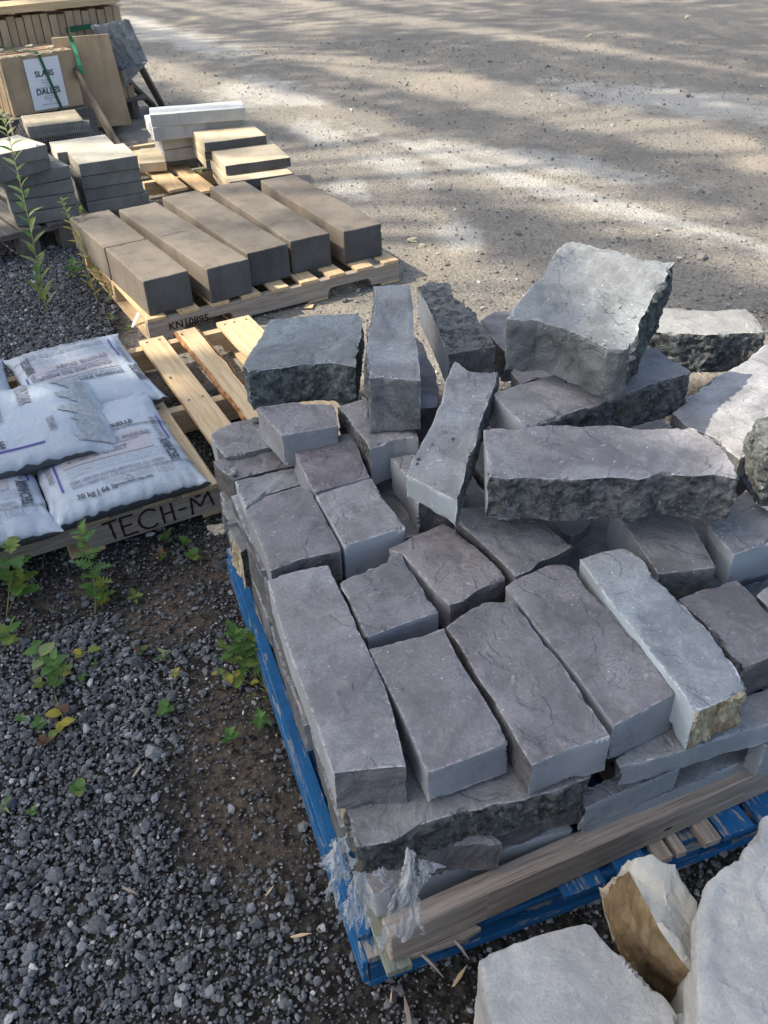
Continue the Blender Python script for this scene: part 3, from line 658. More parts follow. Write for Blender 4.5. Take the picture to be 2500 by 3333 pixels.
def U2(yaw): return Vector((math.cos(yaw), math.sin(yaw), 0)), Vector((-math.sin(yaw), math.cos(yaw), 0))
cw, chh = .198, .152
CUR = [(-.948, 3.418, .551, 1.002, 'leftmost curb block'), (-.705, 3.527, .5865, 1.0, 'second curb block from the left'), (-.5535, 3.696, .553, 1.0, 'middle curb block of the five, uncracked'), (-.376, 3.829, .5088, .99, 'second curb block from the right'), (-.142, 3.934, .4933, .966, 'rightmost curb block')]
for i, (x, y, yw, L, l) in enumerate(CUR):
    a, b = U2(yw); o = Vector((x, y, .1085))
    if i == 0:
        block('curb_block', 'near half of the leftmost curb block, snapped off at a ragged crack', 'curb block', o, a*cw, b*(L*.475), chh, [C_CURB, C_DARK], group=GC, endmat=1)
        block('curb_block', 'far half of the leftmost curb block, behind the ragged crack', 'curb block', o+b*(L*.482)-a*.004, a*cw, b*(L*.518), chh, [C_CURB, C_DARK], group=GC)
    elif i == 1:
        block('curb_block', 'cracked curb block, second from the left on the stencilled pallet', 'curb block', o, a*cw, b*L, chh, [C_CURB, C_DARK], group=GC, endmat=1, tint=(1.0, 1.0, 1.0))
        bm = strokes(lambda x_, y_: o+a*x_+b*y_+Vector((0, 0, chh+.0024)), [[(i_/18*.12-.0, .50+.004*math.sin(i_*1.7)+.003*noise.noise(Vector((i_, 0, 0)))) for i_ in range(19)]], .0035)
        pass_me = bm_mesh(bm, 'crack', C_DARK); part('crack', pass_me, bpy.data.objects[COL.objects[-1].name])
    else:
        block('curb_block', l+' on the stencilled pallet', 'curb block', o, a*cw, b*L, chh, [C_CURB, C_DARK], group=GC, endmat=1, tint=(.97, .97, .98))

# ------------------------------------------------------------------ blue pallet below the pile
pbl = empty('blue_pallet', PL(.6, .55), 'worn blue painted pallet under the pile of grey stones', 'pallet')
def bb(name, a0, b0, aw, bw, z0, h, m, g='a', root=pbl, cut=0, wob=.002):
    o_ = part(name, wood_me(name, [board_poly(PL(a0, b0), PA*aw, PB*bw, z0, h)], m, PA if g == 'a' else PB, cut=cut, wob=wob), root); return o_
for b0 in (0., .53, 1.075): bb('bottom_board', .0, b0, 1.22, .10, .004, .020, W_BLUE, 'a')
for b0 in (.002, .532, 1.077):
    for a0 in (.002, .54, 1.08): bb('corner_block', a0, b0, .14 if a0 else .185, .096, .0245, .070, W_BLUE, 'a')
for a0, w_ in ((0, .1), (.54, .14), (1.12, .1)): bb('stringer_board', a0, -.003, w_, 1.178, .095, .018, W_WORN, 'b', cut=3)
bb('side_rail', -.012, .0, .0115, 1.16, .028, .070, W_BLUE, 'b', cut=3)
bb('deck_board', -.008, .03, .026, 1.13, .1135, .016, W_BLUE, 'b', cut=3)
bb('deck_board', .019, -.045, .045, .16, .1135, .017, W_TEAL, 'b')
xs = [(.10, .09, W_WORN), (.24, .09, W_WORN), (.36, .08, W_BLUE), (.47, .065, W_BLUE), (.553, .03, W_OLD), (.592, .02, W_OLD), (.65, .035, W_OLD), (.69, .07, W_BLUE), (.775, .08, W_BLUE), (.865, .09, W_BLUE), (1.0, .1, W_BLUE)]
for a0, w_, m_ in xs: bb('deck_board', a0, -.03 if a0 > .3 else .0, w_, 1.15, .1135, .016+.001*(a0 > .5), m_, 'b')
bb('stringer_board', .102, -.012, .42, .09, .098, .0145, W_BLUE, 'a')
bb('stringer_board', .58, -.01, .64, .12, .078, .0165, W_WORN, 'a', cut=2)
# brown beam laid on edge along the front, under the stones
me = wood_me('timber_beam', [board_poly(PL(.030, -.033), (PA+PB*.069)*1.28, (PB-PA*.069)*.038, .1325, .082)], W_OLD, PA+PB*.069, bev=.003, wob=.004, cut=6)
tag(link('timber_beam', me), 'long weathered brown plank on edge along the front of the blue pallet', 'plank')
me = wood_me('timber_beam', [([PL(.035, -.030, .1155), PL(.16, -.036, .1155), PL(.20, -.028, .1155), PL(.155, .02, .1155), PL(.04, .02, .1155)], Vector((0, 0, .0145)))], W_OLD, PA, bev=.002, wob=.003)
tag(link('wood_offcut', me), 'splintered brown offcut pinched under the left end of the plank', 'wood offcut')
bm = bmesh.new()
for (a0, b0, a1, b1, z0, z1) in ((.145, -.036, .160, -.062, .135, .11), (.085, -.036, .110, -.070, .13, .10)):
    p, q = PL(a0, b0, z0), PL(a1, b1, z1); m = p.lerp(q, .5)+Vector((0, 0, .004))
    d_ = (q-p).normalized(); s1_ = d_.cross(Vector((0, 0, 1))).normalized()*.0028; s2_ = Vector((0, 0, .0025))
    rings = [[bm.verts.new(c_+s1_*k_), bm.verts.new(c_+s2_*k_), bm.verts.new(c_-s1_*k_), bm.verts.new(c_-s2_*k_)] for c_, k_ in ((p, 1.2), (m, 1), (q, .3))]
    for r0, r1 in zip(rings, rings[1:]):
        for k in range(4): bm.faces.new((r0[k], r0[(k+1) % 4], r1[(k+1) % 4], r1[k]))
tag(link('wood_splinter', bm_mesh(bm, 'wood_splinter', W_OLD)), 'pale wood splinters hanging from the left end of the brown plank', 'splinter')
# pallet carrying the pale stones
wp = empty('wooden_pallet', Vector((.35, .55, 0)), 'grey pallet hidden below the pale quartzite stones', 'pallet', 'wooden pallets')
for k in range(3): part('stringer', wood_me('stringer', [board_poly(Vector((.12+.22*k, .12, 0)), Vector((.038, 0, 0)), Vector((0, .42, 0)), .0, .10)], W_OLD, Vector((0, 1, 0))), wp)
for k in range(4): part('deck_board', wood_me('deck_board', [board_poly(Vector((.1, .12+.11*k, 0)), Vector((.55, 0, 0)), Vector((0, .09, 0)), .1005, .016)], W_OLD, Vector((1, 0, 0))), wp)

# ------------------------------------------------------------------ slabs and bundles, upper left
def slabpx(name, label, cat, k, nl, nr, z, depth, h, mat, group=None, tint=(1, 1, 1), bev=.004, root=None, yaw=None, endmat=None):
    A_ = at(k, *nl, z); B_ = at(k, *nr, z); a = B_-A_
    if yaw is not None: L = a.length; a = Vector((math.cos(yaw), math.sin(yaw), 0))*L
    b = Vector((-a.y, a.x, 0)).normalized()*depth; o = A_-Vector((0, 0, h))
    return block(name, label, cat, o, a, b, h, mat, bev=bev, wob=.0015, group=group, tint=tint, parent=root, cuts=4, endmat=endmat)
C_GS = mat_conc('stained_grey_concrete', (.140, .140, .130), (.215, .213, .198))
p3 = empty('wooden_pallet', at('s', 300, 1500, .0), 'old grey block pallet under the two stacks of paving slabs, far left', 'pallet', 'wooden pallets')
e0 = at('s', -260, 1650, .125); e1 = at('s', 770, 1405, .125); ea = (e1-e0); eb = Vector((-ea.y, ea.x, 0)).normalized()
part('cross_board', wood_me('cross_board', [([e0, e1, e1+eb*.1, e0+eb*.1], Vector((0, 0, -.018)))], W_DARK, ea), p3)
for f_ in (.0, .42, .86): 
    o = e0+ea*f_-Vector((0, 0, .019)); part('block', wood_me('block', [([o, o+ea.normalized()*.1, o+ea.normalized()*.1+eb*.1, o+eb*.1], Vector((0, 0, -.105)))], W_DARK, eb), p3)
for f_ in (.02, .25, .48, .76, .93):
    o = e0+ea*f_+Vector((0, 0, .0005))-eb*.005; o.z = .1255
    part('deck_board', wood_me('deck_board', [([o, o+ea.normalized()*.1, o+ea.normalized()*.1+eb*1.0, o+eb*1.0], Vector((0, 0, .014)))], W_DARK, eb), p3)
GS = 'grey paving slabs stacked on the old block pallet'
LS = [(150,1330,835,1220,.205,'lowest slab of the leftmost stack'), (95,1185,808,1082,.270,'second slab from the bottom of the leftmost stack'), (62,1048,780,942,.335,'third slab from the bottom of the leftmost stack'), (30,930,748,790,.400,'fourth slab from the bottom of the leftmost stack'), (-100,865,530,690,.462,'second slab from the top of the leftmost stack'), (-80,690,498,562,.525,'cream topped slab on top of the leftmost stack')]
for i, (x0, y0, x1, y1, z_, l) in enumerate(LS):
    slabpx('paving_slab', l+', far left', 'paving slab', 's', (x0, y0), (x1, y1), z_, .34 if i < 5 else .30, .062, [C_GS if i < 5 else C_CREAM, C_GS], GS, tint=(1-.03*i if i < 5 else 1,)*3, endmat=1)
MS = [(935,1195,1600,1085,.190,'lowest slab of the stack behind the curb blocks'), (905,1055,1532,952,.256,'second slab up in the stack behind the curb blocks'), (872,922,1507,818,.322,'third slab up in the stack behind the curb blocks'), (845,777,1482,682,.390,'cream slab on top of the stack behind the curb blocks, nearer one')]
for i, (x0, y0, x1, y1, z_, l) in enumerate(MS):
    slabpx('paving_slab', l, 'paving slab', 's', (x0, y0), (x1, y1), z_, .30 if i == 3 else .55, .064, [C_CREAM if i == 3 else C_GS, C_GS], GS, endmat=1)
slabpx('paving_slab', 'cream slab on top of the stack behind the curb blocks, farther one', 'paving slab', 's', (615, 655), (1243, 568), .389, .27, .064, [C_CREAM, C_GS], GS, endmat=1)
# pale slabs stack
GW = 'pale grey slabs stacked beside the yard'
WS = [((405,668),(1000,580),.165,.30,.070,'bottom slab of the pale stack'), ((378,600),(1000,520),.236,.30,.070,'fourth slab from the top of the pale stack'), ((352,487),(1000,400),.309,.30,.068,'middle slab of the pale stack'), ((275,390),(1118,297),.386,.36,.076,'second slab from the top of the pale stack, sticking out to the left'), ((250,270),(1139,199),.455,.20,.068,'palest slab on top of the stack, brightest of the stack by the yard')]
for i, (a_, b_, z_, dp, h_, l) in enumerate(WS):
    slabpx('paving_slab', l, 'paving slab', 'v', a_, b_, z_, dp, h_, [C_BLUE if i > 2 else C_GREY, C_GREY], GW, endmat=1)
# tan textured pavers
GT = 'tan paving stones stacked beside the yard'
yt = None
for i in range(3):
    slabpx('paving_slab', ['lowest tan paving stone of the nearer stack', 'second tan paving stone of the nearer stack', 'third tan paving stone of the nearer stack'][i], 'paving slab', 'v', ((1010, 1040), (1000, 965), (990, 893))[i], ((1640, 960), (1610, 890), (1585, 812))[i], .14+.0505*i, .62, .048, [C_TAN, C_DARK], GT, endmat=1)
slabpx('paving_slab', 'top tan paving stone of the nearer stack, with worn brick pattern', 'paving slab', 'v', (950, 742), (1560, 663), .296, .40, .050, [C_TAN, C_DARK], GT, endmat=1)
for i in range(3):
    p_ = at('v', 755, 530, .346); q_ = at('v', 1335, 458, .346); a = q_-p_; b = Vector((-a.y, a.x, 0)).normalized()
    o = p_+b*(.02)-Vector((0, 0, .05)); 
    if i == 0: block('paving_slab', 'topmost tan paving stone with patchy brick pattern, farther stack', 'paving slab', p_-Vector((0, 0, .05)), a, b*.36, .05, [C_TAN, C_DARK], bev=.004, group=GT, cuts=6, endmat=1)
    else: block('paving_slab', ['', 'tan paving stone just below the topmost one', 'tan paving stone below the two upper ones, farther stack'][i], 'paving slab', p_+b*.03-Vector((0, 0, .05+.0505*i)), a*.98, b*.34, .049, [C_TAN, C_DARK], bev=.004, group=GT, cuts=6, endmat=1)
# bare pallet between the stacks
p4 = empty('wooden_pallet', at('v', 500, 900, 0), 'sunlit pine pallet showing between the slab stacks', 'pallet', 'wooden pallets')
o = at('v', 600, 985, .10); d1 = (at('v', 300, 790, .12)-at('v', 540, 990, .12)); d1.z = 0; d1n = d1.normalized(); s1n = Vector((d1n.y, -d1n.x, 0))
for (x, y), w_ in (((430, 1000), .115), ((730, 1010), .10)):
    o = at('v', x, y, .10); L = 1.0
    part('deck_board', wood_me('deck_board', [([o, o+s1n*w_, o+s1n*w_+d1n*L, o+d1n*L], Vector((0, 0, .017)))], W_PINE, d1n, wob=.004, cut=2), p4)
for f_ in (.02, .45, .9):
    o = at('v', 380, 1010, .02)+d1n*f_; part('stringer', wood_me('stringer', [([o-s1n*.1, o+s1n*.75, o+s1n*.75+d1n*.04, o-s1n*.1+d1n*.04], Vector((0, 0, .078)))], W_PINE, s1n), p4)
slabpx('stone_offcut', 'tan offcut slab lying between the pale stack and the cream slabs', 'stone offcut', 'v', (150, 720), (398, 700), .19, .35, .055, [C_TAN, C_TAN])
slabpx('wood_block', 'short wooden block end beside the cream slabs', 'wood block', 'v', (150, 760), (235, 770), .16, .12, .05, [W_OLD]) if False else None
# wrapped slab with wire netting
slabpx('paving_slab', 'tan slab under wire netting in front of the labelled bundle', 'paving slab', 's', (292, 377), (902, 302), .30, .36, .075, [C_TAN, C_GS], endmat=1)
slabpx('paving_slab', 'dark slab below the netted tan slab', 'paving slab', 's', (340, 480), (960, 425), .222, .36, .075, [C_GS, C_DARK], endmat=1)
M_WIRE = mat_plain('galvanised_wire', (.16, .17, .17), .45, .6)
bm = bmesh.new(); p_ = at('s', 292, 377, .308); q_ = at('s', 902, 302, .308); a = (q_-p_); b = Vector((-a.y, a.x, 0)).normalized(); an = a.normalized()
nx, ny = 44, 24
def netp(i, j):
    u = i/nx; v = j/ny; x = -.12+u*(a.length+.28); y = -.05+v*.46
    P = p_+an*x+b*y
    inx = 0 <= x <= a.length and 0 <= y <= .36
    dx = max(0, -x, x-a.length); dy = max(0, -y, y-.36); d_ = math.hypot(dx, dy)
    P.z = .306-min(.16, d_*1.6)+.006*noise.noise(P*14)
    return P
g_ = [[bm.verts.new(netp(i+(.5 if j % 2 else 0), j)) for i in range(nx)] for j in range(ny)]
for j in range(ny-1):
    for i in range(nx-1): bm.faces.new((g_[j][i], g_[j][i+1], g_[j+1][i+1], g_[j+1][i]))
bmesh.ops.wireframe(bm, faces=bm.faces[:], thickness=.0022, use_replace=True, use_even_offset=True)
tag(link('wire_netting', bm_mesh(bm, 'wire_netting', M_WIRE)), 'fine wire netting draped over the tan slab far left', 'netting')

# labelled bundle of tan slabs standing on edge
GBU = 'tan slabs of the labelled bundle, standing on edge'
bA = Vector((-2.50, 6.61, .235)); bB = Vector((-2.095, 6.93, .235)); a = bB-bA; b = Vector((-a.y, a.x, 0)).normalized()
zt_ = [.365, .36, .352, .358, .362, .35, .366, .36]
rootb = None
for i in range(9):
    th = .045; k = .05
    o = bA+b*(k*i)+a.normalized()*random.uniform(-.008, .008); 
    block('stone_slab', 'front slab of the labelled bundle, carrying the paper sign' if i == 0 else 'tan slab edge in the labelled bundle, behind the paper sign', 'stone slab', o, a, b*th, .36+random.uniform(-.006, .006), [C_SLAB], bev=.003, group=GBU if i else None, cuts=3)
M_PAPER = mat_plain('white_paper', (.78, .80, .84), .6, .3, .03, 5, .0005)
def shp(x, y, off=.0035): return bA+a.normalized()*x-b*off+Vector((0, 0, y))
bm = bmesh.new(); uvw = []
W0, W1 = .155, .405
gr_ = [[bm.verts.new(shp(W0+(W1-W0)*i/8, .015+(.325)*j/10, .004+.003*abs(math.sin(i*.8+j*.3)))) for i in range(9)] for j in range(11)]
for j in range(10):
    for i in range(8): bm.faces.new((gr_[j][i], gr_[j][i+1], gr_[j+1][i+1], gr_[j+1][i]))
ps = link('paper_sign', bm_mesh(bm, 'paper_sign', M_PAPER, True)); tag(ps, 'white paper sign reading SLABS and DALLES taped to the tan bundle', 'sign')
M_TXT = mat_plain('black_print', (.03, .03, .035), .7, .2)
cx = (W0+W1)/2
for txt, yy, sz in (('SLABS', .225, .052), ('DALLES', .112, .052)):
    part('printed_word', text_me(txt, sz, lambda x, y, yy=yy: shp(cx+x, yy+y, .0085), M_TXT, cuts=0, bold=.001, align='CENTER'), ps)
M_TX2 = mat_plain('grey_print', (.25, .25, .27), .7, .2)
for txt, yy in (('SQUARED', .196), ('RANDOM', .178), ('OR', .160), ('IRREGULAR FLAGSTONE', .147), ('EQUARRIES', .092), ('IRREGULIERS', .076), ('OU', .060), ('PIERRE NATURELLE', .040)):
    part('printed_line', text_me(txt, .0145, lambda x, y, yy=yy: shp(cx+x, yy+y, .0085), M_TX2, cuts=0, align='CENTER'), ps)
M_STRAP = mat_plain('green_strapping', (.012, .10, .045), .45, .5, .15, 8, .0005)
def ribbon(name, pts, wdir, wd, mat, th=.0012):
    bm = bmesh.new(); prev = None
    for i, p in enumerate(pts):
        d = (pts[min(i+1, len(pts)-1)]-pts[max(0, i-1)]).normalized(); n_ = d.cross(wdir).normalized()*th
        r_ = [bm.verts.new(p-wdir*wd/2+n_), bm.verts.new(p+wdir*wd/2+n_), bm.verts.new(p+wdir*wd/2-n_), bm.verts.new(p-wdir*wd/2-n_)]
        if prev:
            for k in range(4): bm.faces.new((prev[k], prev[(k+1) % 4], r_[(k+1) % 4], r_[k]))
        prev = r_
    bmesh.ops.recalc_face_normals(bm, faces=bm.faces)
    return bm_mesh(bm, name, mat)
an = a.normalized()
pts = [shp(.345, -.0, .014), shp(.27, .36, .014), shp(.26, .378, .0), shp(.20, .378, -.25), shp(.165, .372, -.46)]
tag(link('strap', ribbon('strap', pts, an, .02, M_STRAP)), 'dark green strap crossing the paper sign and the top of the bundle', 'strap')
# twine
M_TW = mat_plain('pale_twine', (.62, .56, .42), .9, .1)
def tube(bm, pts, r, seg=5, taper=None):
    prev = None; n_ = len(pts)
    for i, p in enumerate(pts):
        d = (pts[min(i+1, n_-1)]-pts[max(0, i-1)]); d = d.normalized() if d.length else Vector((0, 0, 1))
        s_ = d.cross(Vector((.31, .2, .93))); s_ = s_.normalized() if s_.length > .01 else Vector((1, 0, 0)); u_ = s_.cross(d)
        rr_ = r*(1 if taper is None else 1+(taper-1)*i/(n_-1))
        ring = [bm.verts.new(p+(s_*math.cos(q)+u_*math.sin(q))*rr_) for q in [k*math.tau/seg for k in range(seg)]]
        if prev:
            for k in range(seg): bm.faces.new((prev[k], prev[(k+1) % seg], ring[(k+1) % seg], ring[k]))
        prev = ring
bm = bmesh.new()
tube(bm, [shp(.02+i*.025, .368+.006*math.sin(i*1.9), .004-.004*i*math.cos(i*.3)) for i in range(20)], .004)
tube(bm, [shp(-.008, .34-i*.03, .004+.006*math.sin(i)) for i in range(9)], .004)
for (x, y) in ((.10, -.36), (.11, -.28), (.33, -.30), (.40, -.1), (.22, -.14)):
    tube(bm, [shp(x+.025*math.sin(k*1.3), .37+.012*abs(math.sin(k*1.7)), y+.02*math.cos(k*2.1)) for k in range(8)], .005)
tag(link('twine', bm_mesh(bm, 'twine', M_TW, True)), 'pale twine knotted around the labelled bundle of tan slabs', 'twine')

# large slab standing behind the bundle
sR = Vector((-1.705, 6.665, .15)); sT = .575
tl = at('t', 575, 428, .655); tr = at('t', 1215, 382, .66); br = at('t', 1480, 1405, .05); bl_ = br+(tl-tr)
nrm = (tr-br).cross(tl-tr).normalized()
if nrm.y < 0: nrm = -nrm
bm = bmesh.new(); solid(bm, [bl_, br, tr, tl], nrm*.045); bmesh.ops.recalc_face_normals(bm, faces=bm.faces)
bmesh.ops.bevel(bm, geom=bm.edges[:], offset=.003, segments=1, affect='EDGES')
tag(link('stone_slab', bm_mesh(bm, 'stone_slab', C_SLAB)), 'tall tan slab standing in sunlight right of the labelled bundle', 'stone slab')
me = wood_me('brace_board', [([at('t', 830, 740, .47), at('t', 815, 670, .52), at('t', 1390, 1659, .16), at('t', 1330, 1680, .12)], nrm*.03-Vector((.02, .03, 0)))], W_DARK, at('t', 1390, 1659, .15)-at('t', 815, 655, .47))
ob_ = link('brace_board', me); ob_.color = (.5, .48, .45, 1)  # darker tint puts the shading of the brace into its colour
tag(ob_, 'dark timber brace sloping down beside the tall tan slab', 'board')
pts = [at('t', 780, 395, .69), at('t', 815, 470, .64), at('t', 860, 620, .56), at('t', 895, 730, .50), at('t', 930, 830, .44)]
tag(link('strap', ribbon('strap', pts, (tr-tl).normalized(), .026, mat_plain('light_green_strapping', (.06, .34, .16), .35, .6))), 'light green strap bowed out over the tall tan slab', 'strap')
# row of slabs on edge behind
GP = 'row of upright tan slabs at the back, seen edge on'
c0 = Vector((-1.86, 7.57, .15)); c1 = at('t', 340, 150, .795); c1.z = .15; dr = (c1-c0).normalized(); dp = Vector((dr.y, -dr.x, 0))
if dp.y < 0: dp = -dp
n_ = 24
for i in range(n_):
    o = c0+dr*(.060*i+.056)+dp*random.uniform(0, .02)
    hh = .63+random.uniform(-.012, .012)+(.02 if i > 17 else 0)
    block('stone_slab', 'upright tan slab edge in the row at the back', 'stone slab', o, -dr*.054, dp*.5, hh, [C_SLAB], bev=.003, group=GP, cuts=3, tint=(random.uniform(.8, 1.05),)*3)
o = c0+dr*.02+dp*-.02+Vector((0, 0, .655)); L = 1.02
tag(link('plank', wood_me('plank', [([o, o+dr*L, o+dr*L+dp*.32, o+dp*.32], Vector((0, 0, .05)))], W_PINE, dr)), 'broad pale plank lying across the row of upright slabs', 'plank')
p5 = empty('wooden_pallet', c0+dr*.4+dp*.2-Vector((0, 0, .15)), 'dark pallet under the row of upright tan slabs', 'pallet', 'wooden pallets')
part('deck_board', wood_me('deck_board', [([c0-dr*.08-dp*.03, c0+dr*1.5-dp*.03, c0+dr*1.5+dp*.09, c0-dr*.08+dp*.09], Vector((0, 0, -.02)))], W_DARK, dr), p5)
for f_ in (.0, .6, 1.3): part('stringer', wood_me('stringer', [([c0+dr*f_-dp*.02-Vector((0, 0, .0205)), c0+dr*(f_+.05)-dp*.02-Vector((0, 0, .0205)), c0+dr*(f_+.05)+dp*.6-Vector((0, 0, .0205)), c0+dr*f_+dp*.6-Vector((0, 0, .0205))], Vector((0, 0, -.125)))], W_DARK, dp), p5)
p6 = empty('wooden_pallet', bA+Vector((.3, .2, -.235)), 'dark pallet under the labelled bundle and the tall tan slab', 'pallet', 'wooden pallets')
for f_ in (0, .12, .24, .36, .46):
    o = bA-b*.06+an*(-.03+f_); o.z = .2145; part('deck_board', wood_me('deck_board', [([o, o+an*.1, o+an*.1+b*.9, o+b*.9], Vector((0, 0, .016)))], W_DARK, b), p6)
for f_ in (0, .4, .8):
    o = bA-b*.05+b*f_-an*.05; o.z = .0; part('stringer', wood_me('stringer', [([o, o+an*.62, o+an*.62+b*.05, o+b*.05], Vector((0, 0, .214)))], W_DARK, an), p6)
ribs = [at('t', 0, 415, .62), at('t', 240, 405, .63), at('t', 600, 350, .66), at('t', 1010, 290, .68)]
tag(link('strap', ribbon('strap', [p-dp*.03 for p in ribs], Vector((0, 0, 1)), .035, M_STRAP)), 'dark green strap running along the row of upright slabs', 'strap')
# plastic sheet hanging over the right end of the row
M_SHEET = NT('grey_plastic_sheet', .4, .5); t = M_SHEET
t.color(t.mix(t.ramp(t.noise(5, 5, .6, dist=1.), .3, .7), (.42, .45, .48), (.58, .61, .64))); t.normal(t.bump(t.noise(9, 5, .6, dist=1.6), .05, .9)); M_SHEET = t.m
def sheet(name, label, quad, nu, nv, mat, amp, seedv, cat, th=.001, rag=0., ff=1.):
    "cloth-like sheet between four corner points with folds"
    bm = bmesh.new(); A_, B_, C_, D_ = quad; nn = (B_-A_).cross(D_-A_).normalized(); G_ = []
    for j in range(nv+1):
        row = []
        for i in range(nu+1):
            u, v = i/nu, j/nv; p = A_.lerp(B_, u).lerp(D_.lerp(C_, u), v)
            p += nn*(amp*(noise.noise(Vector((u*6*ff, v*1.6/ff, seedv)))+.5*noise.noise(Vector((u*15*ff, v*4/ff, seedv+4)))))
            if rag:
                ed = max(0, v-.75)*4; p += (D_-A_).normalized()*rag*ed*(3*noise.noise(Vector((u*4, 0, seedv+8)))+noise.noise(Vector((u*17, 0, seedv+8))))
                eu = max(0, abs(u-.5)-.35)/.15; p += (B_-A_).normalized()*rag*1.3*eu*(noise.noise(Vector((u*2, v*4, seedv+12)))+.5*noise.noise(Vector((0, v*19, seedv+12))))
            row.append(bm.verts.new(p))
        G_.append(row)
    for j in range(nv):
        for i in range(nu): bm.faces.new((G_[j][i], G_[j][i+1], G_[j+1][i+1], G_[j+1][i]))
    bmesh.ops.solidify(bm, geom=bm.faces[:], thickness=th)
    return tag(link(name, bm_mesh(bm, name, mat, True)), label, cat)
e_ = -dr*.035
sheet('plastic_sheet', 'crumpled grey plastic sheet hanging over the right end of the slab row', [at('t', 1000, 285, .70)-dp*.03, at('t', 1400, 225, .72)+e_, at('t', 1565, 700, .42)+e_*2, at('t', 1330, 820, .36)-dp*.03], 26, 22, M_SHEET, .05, 3., 'plastic sheet')
sheet('plastic_flap', 'loose grey plastic flap below the crumpled sheet, catching the light', [at('t', 1340, 780, .40)-dp*.05, at('t', 1570, 700, .42)+e_*2, at('t', 1460, 880, .30)+e_, at('t', 1378, 970, .25)-dp*.05], 14, 12, M_SHEET, .02, 7., 'plastic sheet')
for k, (x0, y0, x1, y1, w_, l) in enumerate(((728, 262, 893, 562, .05, 'dark plank leaning beside the yard, right of the plastic sheet'), (700, 420, 845, 565, .05, 'shorter dark plank left of the leaning one'))):
    p_ = at('1', x0, y0, .50 if k == 0 else .3); q_ = at('1', x1, y1, .01); d_ = (q_-p_).normalized(); s_ = d_.cross(Vector((0, 0, 1))).normalized()
    tag(link('plank', wood_me('plank', [([p_, p_+s_*-w_, q_+s_*-w_, q_], d_.cross(s_).normalized()*.03)], W_DARK, d_)), l, 'plank')

# ------------------------------------------------------------------ crushed stone on the ground (uncountable)
def project(P):
    d = P-np.array([0, 0, CAM_H]); z = d@np.array(_f)
    return 1250+FPX*(d@np.array(_r2))/z, 1666.5-FPX*(d@np.array(_u2))/z
ph = (1+5**.5)/2
ICO = np.array([(-1, ph, 0), (1, ph, 0), (-1, -ph, 0), (1, -ph, 0), (0, -1, ph), (0, 1, ph), (0, -1, -ph), (0, 1, -ph), (ph, 0, -1), (ph, 0, 1), (-ph, 0, -1), (-ph, 0, 1)])/math.hypot(1, ph)
ICF = np.array([(0, 11, 5), (0, 5, 1), (0, 1, 7), (0, 7, 10), (0, 10, 11), (1, 5, 9), (5, 11, 4), (11, 10, 2), (10, 7, 6), (7, 1, 8), (3, 9, 4), (3, 4, 2), (3, 2, 6), (3, 6, 8), (3, 8, 9), (4, 9, 5), (2, 4, 11), (6, 2, 10), (8, 6, 7), (9, 8, 1)])
def raw_mesh(name, V, F, mat, attrs=None, smooth=False):
    me = bpy.data.meshes.new(name); k = F.shape[1]
    me.vertices.add(len(V)); me.vertices.foreach_set('co', V.astype('f').ravel())
    me.loops.add(F.size); me.loops.foreach_set('vertex_index', F.astype('i').ravel())
    me.polygons.add(len(F)); me.polygons.foreach_set('loop_start', np.arange(0, F.size, k, dtype='i'))
    me.update(calc_edges=True)
    if attrs is not None:
        for an_, av in attrs.items():
            at_ = me.attributes.new(an_, 'FLOAT', 'POINT'); at_.data.foreach_set('value', av.astype('f'))
    for m_ in (mat if isinstance(mat, list) else [mat]): me.materials.append(m_)
    me.polygons.foreach_set('use_smooth', np.full(len(F), smooth)); return me
def pebbles(name, label, C_, rad, mat, sink=.25):
    n = len(C_)
    A_ = rng.normal(size=(n, 3, 3)); Q, _ = np.linalg.qr(A_)
    sc = np.stack([rng.uniform(.9, 1.35, n), rng.uniform(.65, 1.05, n), rng.uniform(.40, .75, n)], 1)*rad[:, None]
    # keep the flat axis roughly upright
    yaw_ = rng.uniform(0, 6.283, n); tx = rng.normal(0, .38, n); ty = rng.normal(0, .38, n)
    V = ICO[None]*(1+rng.uniform(-.28, .28, (n, 12, 1))); V = V*sc[:, None, :]
    cz, sz = np.cos(yaw_), np.sin(yaw_); cx_, sx__ = np.cos(tx), np.sin(tx); cy, sy = np.cos(ty), np.sin(ty)
    x, y, z = V[..., 0], V[..., 1], V[..., 2]
    y, z = y*cx_[:, None]-z*sx__[:, None], y*sx__[:, None]+z*cx_[:, None]
    x, z = x*cy[:, None]+z*sy[:, None], -x*sy[:, None]+z*cy[:, None]
    x, y = x*cz[:, None]-y*sz[:, None], x*sz[:, None]+y*cz[:, None]
    V = np.stack([x, y, z], -1)
    V += C_[:, None, :]; V[..., 2] += (sc[:, 2]*(.55-sink))[:, None]
    F = (ICF[None]+(np.arange(n)*12)[:, None, None]).reshape(-1, 3)
    tone = np.repeat(rng.random(n), 12); me = raw_mesh(name, V.reshape(-1, 3), F, mat, {'tone': tone})
    return tag(link(name, me, None, (0, 0, 0)), label, 'gravel', kind='stuff')
def mat_gravel(name, stops, rough=.85):
    t = NT(name, rough, .25); r = t.n('ValToRGB'); t.l(t.attr('tone'), r.inputs[0]); r.color_ramp.interpolation = 'CONSTANT'
    el = r.color_ramp.elements
    while len(el) < len(stops): el.new(.5)
    for e, (p_, c_) in zip(el, stops): e.position = p_; e.color = (*c_, 1)
    c = t.mix(t.math('MULTIPLY', t.ramp(t.noise(160, 4, .7, v=t.W), .35, .7), .5), r.outputs[0], (.20, .20, .205)); t.color(c)
    t.normal(t.bump(t.noise(190, 4, .7, v=t.W), .0015, .8)); return t.m
